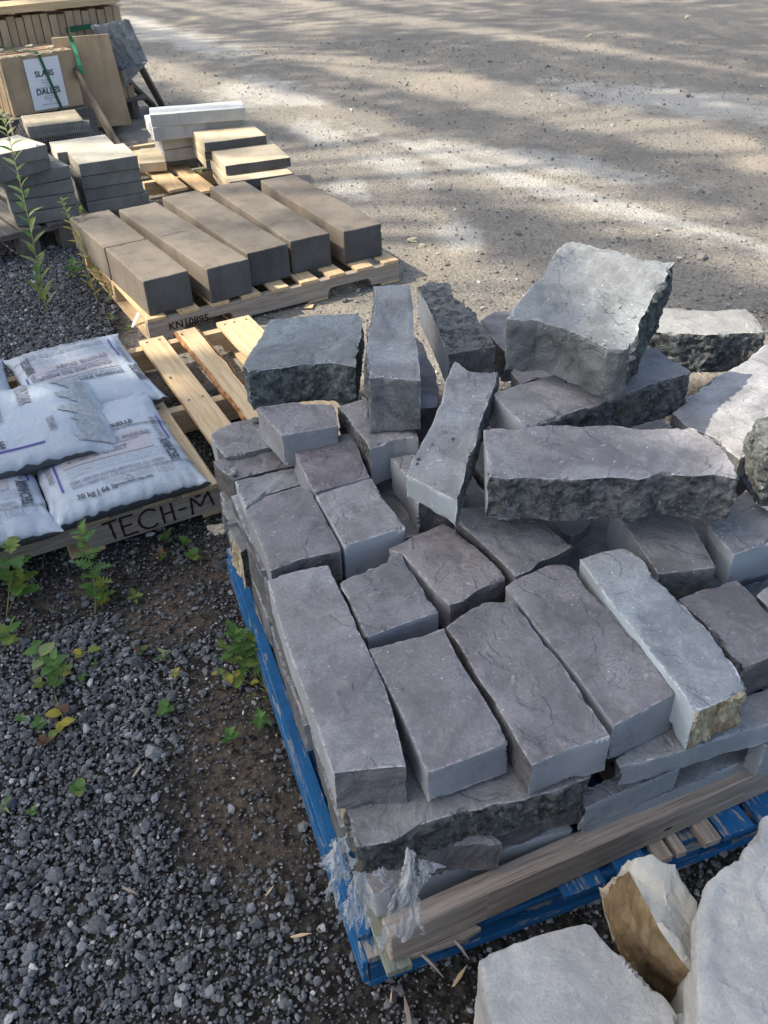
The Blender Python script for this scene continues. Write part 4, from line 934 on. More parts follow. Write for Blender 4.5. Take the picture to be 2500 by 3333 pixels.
M_GV = mat_gravel('crushed_dark_stone', [(0, (.042, .044, .048)), (.25, (.072, .076, .082)), (.5, (.105, .110, .119)), (.72, (.148, .154, .165)), (.88, (.215, .222, .234)), (.955, (.36, .36, .36)), (.985, (.52, .50, .46))])
M_GY = mat_gravel('yard_gravel', [(0, (.13, .12, .115)), (.3, (.22, .205, .19)), (.6, (.30, .28, .255)), (.85, (.40, .375, .34)), (.96, (.55, .53, .50))])
softp = [(*G0('g', 1400, 1500), .15, .33, .35), (*G0('g', 1000, 520), .15, .16, 0), (*G0('h', 1100, 250), .12, .18, .3), (*G0('g', 450, 400), .12, .12, 0), (*G0('g', 1330, 230), .10, .16, 0)]
def bed_density(x, y):
    d = 1.
    for (cx_, cy, rx, ry, an_) in softp:
        dx, dy = x-cx_, y-cy; u = (dx*math.cos(an_)+dy*math.sin(an_))/rx; v = (-dx*math.sin(an_)+dy*math.cos(an_))/ry
        r_ = math.hypot(u, v)+.6*noise.noise(Vector((x*7, y*7, 0))); d = min(d, max(.30, min(1, (r_-.45)*1.3)))
    q = Vector((x, y, 0))-PO; a_, b_ = q.dot(PA), q.dot(PB)        # damp soil close to the pile
    if b_ > -.3 and -.28 < a_ < 0: d = min(d, .35+.5*abs(a_)/.28)
    if b_ < 0 and a_ > -.1: d = min(d, .3 if a_ > .05 else .6)
    qb = Vector((x, y, 0))-BO; ab, bb_ = qb.dot(BA), qb.dot(BB)
    if -.28 < bb_ < 1.1 and ab > -.2: d = min(d, .35)
    return d
Cc, Rr = [], []
tries = rng.uniform((-3.2, .25), (1.0, 5.2), (540000, 2)); P3 = np.c_[tries, np.zeros(len(tries))]; px, py = project(P3)
ok = (px > -850) & (px < 2650) & (py > 700) & (py < 3900)
for (x, y) in tries[ok]:
    nb_ = .25*noise.noise(Vector((x*2.5, y*2.5, 3)))
    isyard = (x+.98+nb_+(y-3)*.23) > 0 and (y-2.9+nb_) > 0
    if isyard: continue
    if random.random() > bed_density(x, y)*.80: continue
    dd = bed_density(x, y)
    r_ = min(.019, max(.0028, random.lognormvariate(math.log(.0037), .48)))*(.75 if dd < .5 else 1)
    if random.random() < .012: r_ *= 2.0
    Cc.append((x, y, random.uniform(-.001, .004)*(1 if dd > .6 else 0))); Rr.append(r_)
pebbles('crushed_stone', 'dark grey crushed stone covering the ground left of the pile', np.array(Cc), np.array(Rr), M_GV)
Cc, Rr = [], []
tries = rng.uniform((-3.5, 2.6), (3.6, 11), (75000, 2)); P3 = np.c_[tries, np.zeros(len(tries))]; px, py = project(P3)
ok = (px > -50) & (px < 2550) & (py > -50)
for (x, y) in tries[ok]:
    nb_ = .25*noise.noise(Vector((x*2.5, y*2.5, 3)))
    if not ((x+.9+nb_+(y-3)*.23) > 0 and (y-2.9+nb_) > 0): continue
    cl = noise.noise(Vector((x*.8, y*.8, 7)))+.5*noise.noise(Vector((x*3, y*3, 2)))
    near = max(0, 1-(y-2.9)/2.2)
    if random.random() > .12+.5*max(0, cl)+.65*near: continue
    r_ = max(.0022, random.lognormvariate(math.log(.0042), .42))
    if random.random() < .015: r_ *= 2.6
    Cc.append((x, y, .004 if y > 7 else 0.)); Rr.append(r_)
pebbles('yard_gravel', 'small tan and grey gravel loose on the yard', np.array(Cc), np.array(Rr), M_GY)

# ------------------------------------------------------------------ bags of stone dust
def mat_film(name, c, dirty=True):
    t = NT(name, .38, .45); cc = c
    if dirty:
        cc = t.mix(t.ramp(t.noise(3, 5, .6), .4, .7, 0, .35), c, tuple(x*.78 for x in c))
        sp = t.math('MULTIPLY', t.ramp(t.noise(170, 4, .8), .64, .68), t.ramp(t.noise(7, 4, .6), .52, .66)); cc = t.mix(t.math('MULTIPLY', sp, .8), cc, (.13, .13, .13))
    t.color(cc); t.normal(t.bump(t.noise(22, 5, .6, dist=1.2), .008, .55)); return t.m
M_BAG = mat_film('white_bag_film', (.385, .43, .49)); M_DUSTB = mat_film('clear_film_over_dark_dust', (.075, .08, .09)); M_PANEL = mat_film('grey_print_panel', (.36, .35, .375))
t = NT('torn_clear_film', .35, .5); t.color(t.mix(t.ramp(t.noise(50, 5, .8, dist=1.), .46, .64), (.40, .43, .47), (.27, .285, .30)))
t.normal(t.bump(t.noise(45, 5, .6, dist=2.), .01, 1.)); M_CLR = t.m
M_INKB = mat_plain('dark_print', (.05, .055, .075), .5, .4, .3, 50); M_INKG = mat_plain('grey_print_ink', (.20, .20, .24), .5, .4, .3, 50); M_PURP = mat_plain('purple_print', (.075, .05, .25), .5, .4)
def T_(s, p=3.0, q=.5): return max(0., 1-abs(2*s-1)**p)**q
class Bag:
    def __init__(s, o, A_, B_, w_, l_, z0, h_, seed, sag=None): s.o, s.A, s.B, s.w, s.l, s.z0, s.h, s.sd, s.sag = o, A_, B_, w_, l_, z0, h_, seed, sag
    def plan(s, u, v):
        cu = abs(2*u-1); cv = abs(2*v-1); a = (u-.5)*s.w; b = (v-.5)*s.l
        a *= 1-.012*(1-cv**2); b *= 1-.018*(1-cu**2)
        ear = (cu*cv)**6*.018; a += math.copysign(ear, a); b += math.copysign(ear, b)
        b += .004*noise.noise(Vector((u*9, s.sd, 1)))*(cv**3); a += .006*noise.noise(Vector((v*9, s.sd, 5)))*(cu**3)
        return s.o+s.A*a+s.B*b
    def top(s, u, v, off=0.):
        u = min(1, max(0, u)); v = min(1, max(0, v))
        p = s.plan(u, v); k = T_(u, 4.6, .52)*T_(v, 5.5, .5)
        z = s.z0+.046+(s.h-.046)*k
        m_ = 1-k
        z += .007*noise.noise(Vector((u*3.5, v*4.5, s.sd)))*k
        z += m_*.012*noise.noise(Vector((u*22, v*7, s.sd+3)))+m_*.010*noise.noise(Vector((u*7, v*24, s.sd+6)))*(1 if abs(2*u-1) > abs(2*v-1) else .4)
        if s.sag: z += s.sag(u, v, p)
        p.z = z+off; return p
    def bot(s, u, v):
        p = s.plan(u, v); k = T_(u, 12, .5)*T_(v, 14, .5); z = s.z0+.046-(.0445)*k
        p = p.copy()
        if s.sag: z += s.sag(u, v, p)
        p.z = z; return p
    def body(s, name, label, group, n=56, m=72):
        bm = bmesh.new(); sp = lambda i, n_: .5-.5*math.cos(math.pi*i/n_)*(.75+.25*abs(math.cos(math.pi*i/n_)))
        tg = [[bm.verts.new(s.top(sp(i, n), sp(j, m))) for i in range(n+1)] for j in range(m+1)]
        bg_ = [[(tg[j][i] if i in (0, n) or j in (0, m) else bm.verts.new(s.bot(sp(i, n), sp(j, m)))) for i in range(n+1)] for j in range(m+1)]
        for j in range(m):
            for i in range(n):
                bm.faces.new((tg[j][i], tg[j][i+1], tg[j+1][i+1], tg[j+1][i]))
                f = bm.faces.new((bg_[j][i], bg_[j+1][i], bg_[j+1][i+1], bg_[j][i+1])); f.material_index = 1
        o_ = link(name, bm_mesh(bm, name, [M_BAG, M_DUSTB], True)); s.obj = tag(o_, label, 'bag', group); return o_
    def fn(s, flip, off=.0022):
        if flip: return lambda x, y: s.top(1-x/s.w, 1-y/s.l, off)
        return lambda x, y: s.top(x/s.w, y/s.l, off)
    def text(s, txt, x, y, size, mat, flip=False, rot=0, bold=.0, name='printed_line', sx_=1., cuts=.02, off=.0042):
        f = s.fn(flip, off); c_, s_ = math.cos(rot), math.sin(rot)
        return part(name, text_me(txt, size, lambda X_, Y_: f(x+X_*c_-Y_*s_, y+X_*s_+Y_*c_), mat, cuts=cuts, bold=bold, sx_=sx_), s.obj)
    def rect(s, x0, y0, x1, y1, mat, flip=False, off=.0018, name='printed_panel', nx_=14, ny_=8, wx=0.):
        f = s.fn(flip, off); bm = bmesh.new()
        g_ = [[bm.verts.new(f(x0+(x1-x0)*i/nx_+wx*(1-i/nx_)*(noise.noise(Vector((y0+j*.13, 1, 2)))+.4*noise.noise(Vector((y0+j*.6, 5, 2)))), y0+(y1-y0)*j/ny_)) for i in range(nx_+1)] for j in range(ny_+1)]
        for j in range(ny_):
            for i in range(nx_): bm.faces.new((g_[j][i], g_[j][i+1], g_[j+1][i+1], g_[j+1][i]))
        return part(name, bm_mesh(bm, name, mat, True), s.obj)
    def front(s, flip=False, full=True):
        k = dict(flip=flip)
        s.rect(.072, .200, .345, .335, M_PANEL, nx_=40, ny_=20, **k)
        s.text('CRIBLURE DE PIERRE', .088, .285, .034, M_INKG, bold=.0012, sx_=.86, **k); s.rect(.088, .268, .315, .2715, M_PURP, off=.0042, ny_=1, nx_=30, name='purple_line', **k)
        s.text('STONE DUST', .088, .225, .036, M_INKG, bold=.0012, sx_=.86, **k)
        s.text("LE CHOIX DES ENTREPRENEURS | THE CONTRACTOR'S CHOICE", .07, .352, .0135, M_INKB, bold=.0004, sx_=.9, **k)
        s.text('DIVISION INDUSTRIELLE', .07, .372, .026, M_INKB, bold=.001, sx_=.9, **k)
        for i, tx in enumerate(('SOUS-COUCHE IDEALE POUR DALLES ET PAVES | COMPACTION FACILE ET EFFICACE', 'IDEAL FOR UNDERLAYMENT OF STONES OR PAVERS | OFFERS SUITABLE COMPACTION', 'USAGE RESIDENTIEL ET INDUSTRIEL | RESIDENTIAL AND INDUSTRIAL USE')):
            s.text(tx, .075, .180-.0165*i, .0112, M_INKG, sx_=.82 if i < 2 else .78, cuts=0, **k)
        s.text('BIEN LIRE LES AUTRES MENTIONS AU VERSO.', .075, .118, .0165, M_INKG, bold=.0005, sx_=.84, **k)
        s.text('READ CAREFULLY OTHER CAUTIONS ON THE BACK PANEL.', .075, .097, .0165, M_INKG, bold=.0005, sx_=.82, **k)
        s.text('30 kg | 66 lb', .078, .043, .027, M_INKB, bold=.0006, sx_=.85, **k); s.text('www.tech-mix.com', .19, .050, .0135, M_INKB, bold=.0005, **k)
        for i in range(4):
            s.text('PRODUIT RECYCLABLE', .165, .086-.0065*i, .0055, M_INKG, cuts=0, **k); s.text('RECYCLABLE PRODUCT', .25, .086-.0065*i, .0055, M_INKG, cuts=0, **k)
        f = s.fn(flip, .0028); bm = strokes(f, [dens([(.222, .066), (.234, .088), (.246, .066), (.222, .066)], 4)], .0028); part('recycling_mark', bm_mesh(bm, 'recycling_mark', M_INKG), s.obj)
        bm = strokes(f, [dens([(.318, .060), (.362, .060), (.362, .102), (.318, .102), (.318, .060)], 4)]+[[(.325, y_), (.355, y_)] for y_ in (.068, .074, .080, .087, .094)], .0016); part('care_box', bm_mesh(bm, 'care_box', M_INKG), s.obj)
        # side gussets
        for x_, r_ in ((.042, R(90)), (s.w-.030, R(90))):
            s.text('TECHMIX', x_, .335 if x_ < .1 else .10, .040, M_INKB, rot=r_, bold=.0014, sx_=.8, **k)
            s.text('CRIBLURE DE PIERRE', x_-.006, .16 if x_ < .1 else .24, .020, M_INKG, rot=r_, bold=.0006, sx_=.8, **k)
            s.rect(x_+.004, .10 if x_ < .1 else .24, x_+.010, .26 if x_ < .1 else .40, M_PURP, name='purple_line', nx_=1, ny_=12, off=.003, **k)
GB = 'bags of stone dust on the pallet'
BD = lambda a, b, z=0: BL(a, b, z)
zt0 = .1235
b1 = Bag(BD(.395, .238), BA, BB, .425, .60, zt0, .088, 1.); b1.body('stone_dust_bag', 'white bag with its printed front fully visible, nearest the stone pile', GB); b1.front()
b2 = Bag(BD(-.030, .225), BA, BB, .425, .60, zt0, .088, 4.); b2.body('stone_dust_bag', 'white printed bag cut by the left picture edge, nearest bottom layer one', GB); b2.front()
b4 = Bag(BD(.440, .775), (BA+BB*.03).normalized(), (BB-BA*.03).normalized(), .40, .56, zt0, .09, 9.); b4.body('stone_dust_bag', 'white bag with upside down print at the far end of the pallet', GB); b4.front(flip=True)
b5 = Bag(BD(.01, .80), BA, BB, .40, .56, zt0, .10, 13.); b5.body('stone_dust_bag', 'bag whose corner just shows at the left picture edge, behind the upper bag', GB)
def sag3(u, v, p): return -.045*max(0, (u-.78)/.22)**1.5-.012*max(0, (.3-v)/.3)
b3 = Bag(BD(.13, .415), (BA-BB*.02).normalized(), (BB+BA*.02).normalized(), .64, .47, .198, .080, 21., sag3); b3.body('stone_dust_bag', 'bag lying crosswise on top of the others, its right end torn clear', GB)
b3.text('CRIBLURE DE PIERRE', .055, .066, .044, M_INKB, bold=.001, sx_=.66); b3.rect(.03, .050, .43, .057, M_PURP, name='purple_line', ny_=1, nx_=24, off=.003)
b3.text('STONE DUST', .13, .022, .034, M_INKB, bold=.001, sx_=.72)
b3.text('TECHMIX', .395, .43, .052, M_INKG, rot=R(-90), bold=.002, sx_=.62); b3.text('LE CHOIX DES ENTREPRENEURS', .325, .40, .018, M_INKG, rot=R(-90), bold=.0004, sx_=.75)
b3.text('TECHMIX', .455, .17, .030, M_INKG, rot=R(-90), bold=.001, sx_=.6); b3.rect(.17, .14, .26, .30, M_PANEL)
b3.rect(.53, .03, .612, .44, M_CLR, name='torn_clear_end', off=.0035, nx_=16, ny_=60, wx=.05)

# torn film at the pallet corner
t = NT('torn_white_film', .45, .4); t.color((.86, .88, .90)); t.b.inputs['Subsurface Weight'].default_value = 0
tr_ = t.n('BsdfTransparent'); mx = t.n('MixShader'); tl_ = t.n('BsdfTranslucent'); m2_ = t.n('MixShader')
t.normal(t.bump(t.noise(25, 5, .6, v=t.map(t.P, (4, 4, .7))), .01, .8))
m2_.inputs[0].default_value = .5; t.l(t.b.outputs[0], m2_.inputs[1]); t.l(tl_.outputs[0], m2_.inputs[2])
t.l(t.ramp(t.noise(9, 7, .75, v=t.map(t.P, (5, 5, 1.1)), dist=.6), .40, .58, .12, .88), mx.inputs[0]); t.l(tr_.outputs[0], mx.inputs[1]); t.l(m2_.outputs[0], mx.inputs[2]); t.l(mx.outputs[0], t.o.inputs[0]); M_FILM = t.m
def atb(k, x, y, b):
    o_ = Z[k]; x = o_[0]+x*o_[2]; y = o_[1]+y*o_[2]; d = _f+_r2*((x-1250)/FPX)-_u2*((y-1666.5)/FPX); C0 = Vector((0, 0, CAM_H))
    t_ = (PO+PB*b-C0).dot(PB)/d.dot(PB); return C0+d*t_
film = empty('torn_film', atb('k', 400, 600, -.05), 'torn translucent white film hanging at the front left corner of the stone pile', 'plastic film')
for q, s_, am in (([('k', 60, 230, .02), ('k', 215, 200, .02), ('k', 290, 560, -.01), ('k', 40, 800, -.03)], 31., .012), ([('k', 262, 528, -.035), ('k', 375, 522, -.04), ('k', 440, 960, -.055), ('k', 120, 1045, -.06)], 33., .012),
                  ([('k', 780, 332, -.055), ('k', 828, 335, -.055), ('k', 880, 1085, -.075), ('k', 500, 1135, -.078)], 37., .016), ([('k', 850, 395, -.052), ('k', 1110, 465, -.045), ('k', 930, 560, -.05), ('k', 890, 600, -.06)], 41., .006),
                  ([('k', 485, 500, -.04), ('k', 560, 480, -.04), ('k', 600, 700, -.05), ('k', 585, 715, -.05)], 43., .004)):
    o_ = sheet('film_strip', None, [atb(*c_) for c_ in q], 44, 44, M_FILM, am*1.5, s_, None, th=.0005, rag=.016, ff=.8); me = o_.data; me.transform(Matrix.Translation(o_.location-film.location)); o_.parent = film; o_.location = (0, 0, 0)
    for k_ in ('label', 'category'):
        if k_ in o_: del o_[k_]
    bm = bmesh.new(); 
    bm.free()

# ------------------------------------------------------------------ weeds
def mat_leaf(name, c1, c2):
    t = NT(name, .5, .35); t.color(t.mix(t.ramp(t.noise(30, 3), .3, .7), c1, c2))
    tl_ = t.n('BsdfTranslucent'); tl_.inputs[0].default_value = (*[min(1, x*1.5) for x in c2], 1); mx = t.n('MixShader'); mx.inputs[0].default_value = .35
    t.l(t.b.outputs[0], mx.inputs[1]); t.l(tl_.outputs[0], mx.inputs[2]); t.l(mx.outputs[0], t.o.inputs[0]); return t.m
L_G = mat_leaf('fresh_green_leaf', (.055, .135, .03), (.11, .22, .055)); L_Y = mat_leaf('yellow_leaf', (.26, .235, .03), (.38, .32, .05)); L_YG = mat_leaf('yellow_green_leaf', (.12, .18, .035), (.20, .26, .06)); L_R = mat_leaf('reddish_leaf', (.11, .06, .035), (.17, .09, .05)); L_S = mat_leaf('sage_leaf', (.17, .23, .09), (.27, .33, .15)); L_ST = mat_leaf('plant_stem', (.16, .18, .06), (.28, .25, .12))
LM = [L_G, L_Y, L_YG, L_R, L_S, L_ST]
SHP = {'oval': [(0, .03), (.2, .30), (.45, .40), (.75, .26), (1, 0)], 'willow': [(0, .02), (.25, .12), (.55, .14), (.85, .07), (1, 0)],
       'lobed': [(0, .02), (.12, .10), (.18, .30), (.27, .17), (.38, .46), (.50, .22), (.62, .42), (.74, .18), (.86, .24), (1, 0)], 'round': [(0, .05), (.15, .34), (.4, .48), (.7, .42), (.92, .2), (1, 0)],
       'fern': [(0, .02), (.08, .04), (.15, .34), (.20, .05), (.30, .44), (.36, .05), (.46, .42), (.53, .05), (.63, .34), (.70, .05), (.80, .2), (.86, .04), (1, 0)]}
def leaf(bm, p, d, up, L, shape, mi, curl=.25):
    d = d.normalized(); s_ = d.cross(up); s_ = s_.normalized() if s_.length > .05 else Vector((1, 0, 0)); n_ = s_.cross(d).normalized(); prev = None
    for x, w_ in SHP[shape]:
        c_ = p+d*(L*x)-n_*(curl*L*x*x); e_ = n_*(w_*L*.28)
        cur = (bm.verts.new(c_+s_*(w_*L)+e_), bm.verts.new(c_), bm.verts.new(c_-s_*(w_*L)+e_))
        if prev:
            for k in (0, 1):
                f = bm.faces.new((prev[k], prev[k+1], cur[k+1], cur[k])); f.material_index = mi; f.smooth = True
        prev = cur
def plant(name, label, stems, cat='weed', group='weeds growing through the crushed stone'):
    """stems: list of dicts: path (points), r, leaves = (count, length, shape, material choices, first fraction, spread)"""
    bm = bmesh.new(); base = stems[0]['path'][0]
    st_me = []
    root = empty(name, base, label, cat, group)
    for sd_ in stems:
        P_ = sd_['path']
        def pos(f_):
            x = f_*(len(P_)-1); i = min(len(P_)-2, int(x)); return P_[i].lerp(P_[i+1], x-i), (P_[i+1]-P_[i]).normalized()
        bs = bmesh.new(); tube(bs, [pos(k/14)[0] for k in range(15)], sd_.get('r', .0016), 5, .4)
        part('stem', bm_mesh(bs, 'stem', L_ST, True), root)
        n_, L, shp_, ms, f0, sp_ = sd_['leaves']
        for k in range(n_):
            f_ = f0+(1-f0)*(k+.5)/n_; p, d = pos(min(1, f_)); az = k*2.4+random.uniform(-.4, .4)+sd_.get('ph', 0)
            out = Vector((math.cos(az), math.sin(az), 0)); dd = (out*sp_+d*(1-sp_*.6)+Vector((0, 0, .1))).normalized()
            if k == n_-1: dd = (d+out*.4).normalized()
            leaf(bm, p, dd, Vector((0, 0, 1)), L*random.uniform(.7, 1.15)*(1-.35*f_ if sd_.get('tp', 1) else 1), shp_, random.choice(ms), random.uniform(.05, .4))
    part('leaves', bm_mesh(bm, 'leaves', LM, True), root)
    return root
def gnd(k, x, y, z=0): return at(k, x, y, z)
def pth(*ps): return [gnd(*p) for p in ps]
plant('weed', 'broad leaved green weed at the left picture edge in front of the bags', [
    dict(path=pth(('g', 40, 560, 0), ('g', 60, 380, .07), ('g', 90, 250, .13), ('g', 45, 150, .19)), r=.0025, leaves=(8, .062, 'lobed', [0, 0, 2], .25, .9), tp=0),
    dict(path=pth(('g', 40, 560, 0), ('g', 100, 420, .05), ('g', 130, 330, .09)), leaves=(5, .07, 'lobed', [0, 2], .4, .9), tp=0)])
plant('weed', 'lower broad leaved weed at the left picture edge below the first', [
    dict(path=pth(('g', 20, 780, 0), ('g', 50, 690, .04), ('g', 60, 620, .07)), leaves=(6, .05, 'lobed', [0, 2, 0], .2, .95), tp=0)])
plant('weed', 'upright feathery green weed touching the front corner of the bags', [
    dict(path=pth(('g', 572, 545, 0), ('g', 575, 420, .05), ('g', 550, 270, .11), ('g', 505, 130, .17), ('g', 485, 40, .21)), r=.0022, leaves=(22, .062, 'fern', [0, 0, 0, 2], .12, .95)),
    dict(path=pth(('g', 572, 545, 0), ('g', 600, 450, .03), ('g', 610, 380, .06)), leaves=(5, .05, 'lobed', [2, 1, 2], .2, .9))])
plant('weed', 'leafy weed growing against the left side of the blue pallet', [
    dict(path=pth(('g', 1610, 1010, 0), ('g', 1500, 900, .04), ('g', 1400, 800, .08), ('g', 1340, 740, .10)), leaves=(11, .05, 'fern', [0, 2, 0], .25, .9)),
    dict(path=pth(('g', 1600, 1000, 0), ('g', 1520, 860, .05), ('g', 1430, 720, .11), ('g', 1400, 650, .14)), leaves=(15, .055, 'fern', [0, 0, 0], .3, .9)),
    dict(path=pth(('g', 1600, 1010, 0), ('g', 1560, 880, .05), ('g', 1530, 760, .09), ('g', 1510, 700, .11)), leaves=(10, .05, 'lobed', [0, 2], .3, .9)),
    dict(path=pth(('g', 1610, 1020, 0), ('g', 1450, 940, .02), ('g', 1300, 900, .03)), leaves=(8, .04, 'lobed', [2, 1, 0], .3, .9)),
    dict(path=pth(('g', 1640, 1080, 0), ('g', 1560, 1040, .02), ('g', 1490, 1035, .03)), r=.001, leaves=(3, .02, 'willow', [2], .3, .9))])
plant('weed', 'straggling weed with green and yellow leaves lying on the crushed stone', [
    dict(path=pth(('g', 325, 1010, 0), ('g', 325, 940, .03), ('g', 320, 870, .06), ('g', 315, 820, .08)), leaves=(12, .036, 'oval', [0, 0], .1, .95), tp=0),
    dict(path=pth(('g', 325, 1010, 0), ('g', 370, 920, .02), ('g', 440, 820, .025), ('g', 540, 765, .03)), leaves=(6, .036, 'lobed', [1, 2, 2], .25, .9), tp=0),
    dict(path=pth(('g', 325, 1010, 0), ('g', 345, 1080, .01), ('g', 385, 1190, .015), ('g', 330, 1260, .02)), leaves=(5, .038, 'oval', [1, 2, 3], .35, .9), tp=0),
    dict(path=pth(('g', 325, 1000, 0), ('g', 270, 850, .03), ('g', 210, 740, .04)), leaves=(6, .045, 'oval', [4, 0, 0], .3, .9), tp=0)])
seeds = [('g',1000,125,.05,'oval',[0],'seedling with pointed leaves below the letters on the pallet'),('g',1118,150,.042,'round',[0,2],'round leaved seedling right of the pointed one'),('g',1158,235,.042,'round',[2,0],'bright seedling below the round leaved one'),('g',960,230,.035,'round',[2,3],'seedling with a reddish leaf below the pallet lettering'),
    ('g',805,478,.036,'lobed',[0,2],'pale green seedling on the sandy patch'),('g',985,835,.05,'willow',[4,0],'thin leaved seedling in the middle of the crushed stone'),('g',1050,930,.028,'oval',[1],'tiny yellow seedling below the thin leaved one'),('g',990,1155,.046,'round',[0],'bright clover-like seedling alone on the crushed stone'),
    ('g',1375,1320,.040,'oval',[0],'small seedling beside the blue pallet, low down'),('g',475,1640,.040,'round',[0,2],'bright round leaved seedling near the lower left'),('g',485,958,.026,'oval',[0],'small seedling right of the straggling weed'),('g',222,1000,.032,'round',[2,3],'green and red seedling left of the straggling weed'),('g',125,1200,.03,'oval',[0],'small seedling near the left picture edge'),
    ('g',235,1248,.042,'fern',[0],'feathery seedling left of the yellow leaves'),('g',268,1340,.032,'round',[0,3],'seedling with a red stem below the feathery one'),('g',1555,1235,.05,'fern',[0,0],'small dark fern-like weed at the blue pallet'),('g',845,795,.032,'oval',[0,3],'faint seedling above the thin leaved one'),('g',565,862,.02,'oval',[0],'minute green sprout by the yellow leaves'),
    ('h',153,235,.030,'oval',[0],'small sprout near the lower left edge'),('h',20,215,.045,'willow',[0,4],'grassy sprout at the lower left edge'),('1',1000,860,.07,'oval',[0],'small green weed at the foot of the tan paving stones'),('1',1085,950,.06,'oval',[2],'yellowish weed beside the sunlit pallet'),
    ('a',465,1340,.035,'round',[2,1],'bright yellow-green sprout left of the curb pallet'),('a',490,1540,.04,'oval',[2,0],'green sprout behind the far bag'),('a',190,470,.05,'round',[0],'round leaved sprig beside the leftmost curb block'),('b',35,195,.03,'round',[2],'small sprout between the bags and the curb pallet'),('a',130,1100,.09,'oval',[0],'dull green weed in the shade left of the curb blocks')]
for (k, x, y, L, sh_, ms, lb) in seeds:
    p = gnd(k, x, y, 0.004) if k != '1' else gnd(k, x, y, .12); n_ = 5 if sh_ != 'fern' else 8
    plant('seedling', lb, [dict(path=[p, p+Vector((.004, .002, L*.35)), p+Vector((.006, 0, L*.7))], r=.0009, leaves=(n_, L*.6, sh_, ms, .15, .95), tp=0, ph=random.random()*6)], 'seedling', 'seedlings scattered over the crushed stone')
def tallp(pts, H): return [gnd('p', x, y, z) for (x, y, z) in pts]
plant('tall_weed', 'tall thin weed with paired narrow leaves, far left in front of the slabs', [dict(path=tallp([(157,1022,0),(140,950,.09),(120,850,.20),(95,720,.34),(60,570,.50),(30,450,.61),(4,365,.69)], 1), r=.0035, leaves=(44, .085, 'willow', [4, 4, 0, 2], .05, .62), tp=0)], 'weed', 'tall weeds on the left')
plant('tall_weed', 'yellowish weed with a dry flower head beside the leftmost curb block', [dict(path=tallp([(318,985,0),(295,905,.08),(262,820,.15),(235,740,.22),(215,685,.27),(199,645,.30)], 1), r=.0028, leaves=(28, .065, 'willow', [2, 1, 2, 0], .05, .6), tp=1)], 'weed', 'tall weeds on the left')
plant('tall_weed', 'shorter yellow weed leaning on the leftmost curb block', [dict(path=tallp([(362,968,0),(335,915,.05),(300,845,.12),(275,790,.18),(255,755,.22)], 1), r=.0022, leaves=(26, .05, 'willow', [2, 1, 1], .05, .6), tp=1)], 'weed', 'tall weeds on the left')

# ------------------------------------------------------------------ small litter
M_FOAM = mat_plain('cream_foam', (.62, .52, .38), .9, .1, .15, 30, .003, 80)
def blob(name, label, cat, k, x, y, rx, ry, h_, mat, seed, group=None, z=0):
    bm = bmesh.new(); bmesh.ops.create_icosphere(bm, subdivisions=3, radius=1); c_ = gnd(k, x, y, z)
    for v in bm.verts:
        q = v.co.copy(); f_ = 1+.55*noise.noise(q*1.6+Vector((seed, 0, 0)))+.25*noise.noise(q*5+Vector((seed, 0, 0)))
        v.co = c_+Vector((q.x*rx*f_, q.y*ry*f_, max(-.15, q.z)*h_*(f_ if q.z > 0 else 1)))
    return tag(link(name, bm_mesh(bm, name, mat, False)), label, cat, group)
blob('foam_scrap', 'cream coloured flattened scrap on the soil beside the lettered pallet', 'foam scrap', 'b', 760, 1780, .035, .022, .012, M_FOAM, 3.)
chips = [('g', 825, 1495, 60, .045, 'pale wood chip in the middle of the crushed stone'), ('h', 635, 600, -25, .05, 'orange wood splinter on the crushed stone, lower left'), ('h', 1480, 822, 10, .05, 'orange wood chip left of the blue pallet corner'), ('h', 990, 810, 85, .03, 'thin splinter standing between pebbles'), ('h', 1325, 605, 55, .035, 'small splinter on the sandy soil'), ('h', 672, 20, 65, .04, 'short pale chip upper one'), ('k', 1240, 1460, 50, .06, 'grey wood sliver below the blue pallet'), ('k', 765, 1770, 100, .07, 'wood stake tip at the bottom of the picture'), ('k', 620, 1640, 80, .03, 'curled wood shaving in front of the blue pallet')]
for i_c, (k, x, y, an_, L, lb) in enumerate(chips):
    p = gnd(k, x, y, .010); d = Vector((math.cos(R(an_)), math.sin(R(an_)), random.uniform(-.05, .15))).normalized(); s_ = d.cross(Vector((0, 0, 1))).normalized(); w_ = L*.07; L *= .8
    me = wood_me('wood_chip', [([p-d*L/2-s_*w_*.3, p-s_*w_, p+d*L/2, p+s_*w_*.8, p-d*L*.4+s_*w_*.6], Vector((0, 0, .0028)))], W_OLD if i_c % 2 else W_PINE, d, bev=0, wob=.0015)
    tag(link('wood_chip', me), lb, 'wood chip', 'wood chips and splinters on the ground')
p = gnd('p', 1006, 998, .004); me = wood_me('wood_chip', [([p+Vector((-.02, -.018, 0)), p+Vector((.016, -.020, 0)), p+Vector((.02, .022, 0)), p+Vector((-.014, .024, 0))], Vector((0, 0, .003)))], W_PINE, Vector((0, 1, 0)), bev=0)
tag(link('wood_chip', me), 'square pale wood piece on the sunlit gravel in front of the curb pallet', 'wood chip', 'wood chips and splinters on the ground')
M_WST = mat_plain('white_plastic_stick', (.72, .72, .70), .5, .4, .05)
p = gnd('p', 431, 1066, .008); q = gnd('p', 458, 1008, .06); d = (q-p).normalized(); s_ = d.cross(Vector((0, 0, 1))).normalized()*.006
bm = bmesh.new(); solid(bm, [p-s_, p+s_, q+s_*1.4, q-s_*1.4], Vector((0, 0, .003))); bmesh.ops.recalc_face_normals(bm, faces=bm.faces); tag(link('stick', bm_mesh(bm, 'stick', M_WST)), 'white stick leaning on the near corner of the curb pallet', 'stick')
M_LIME = mat_plain('pale_lime_stone', (.55, .50, .36), .9, .1, .2, 20, .003, 60)
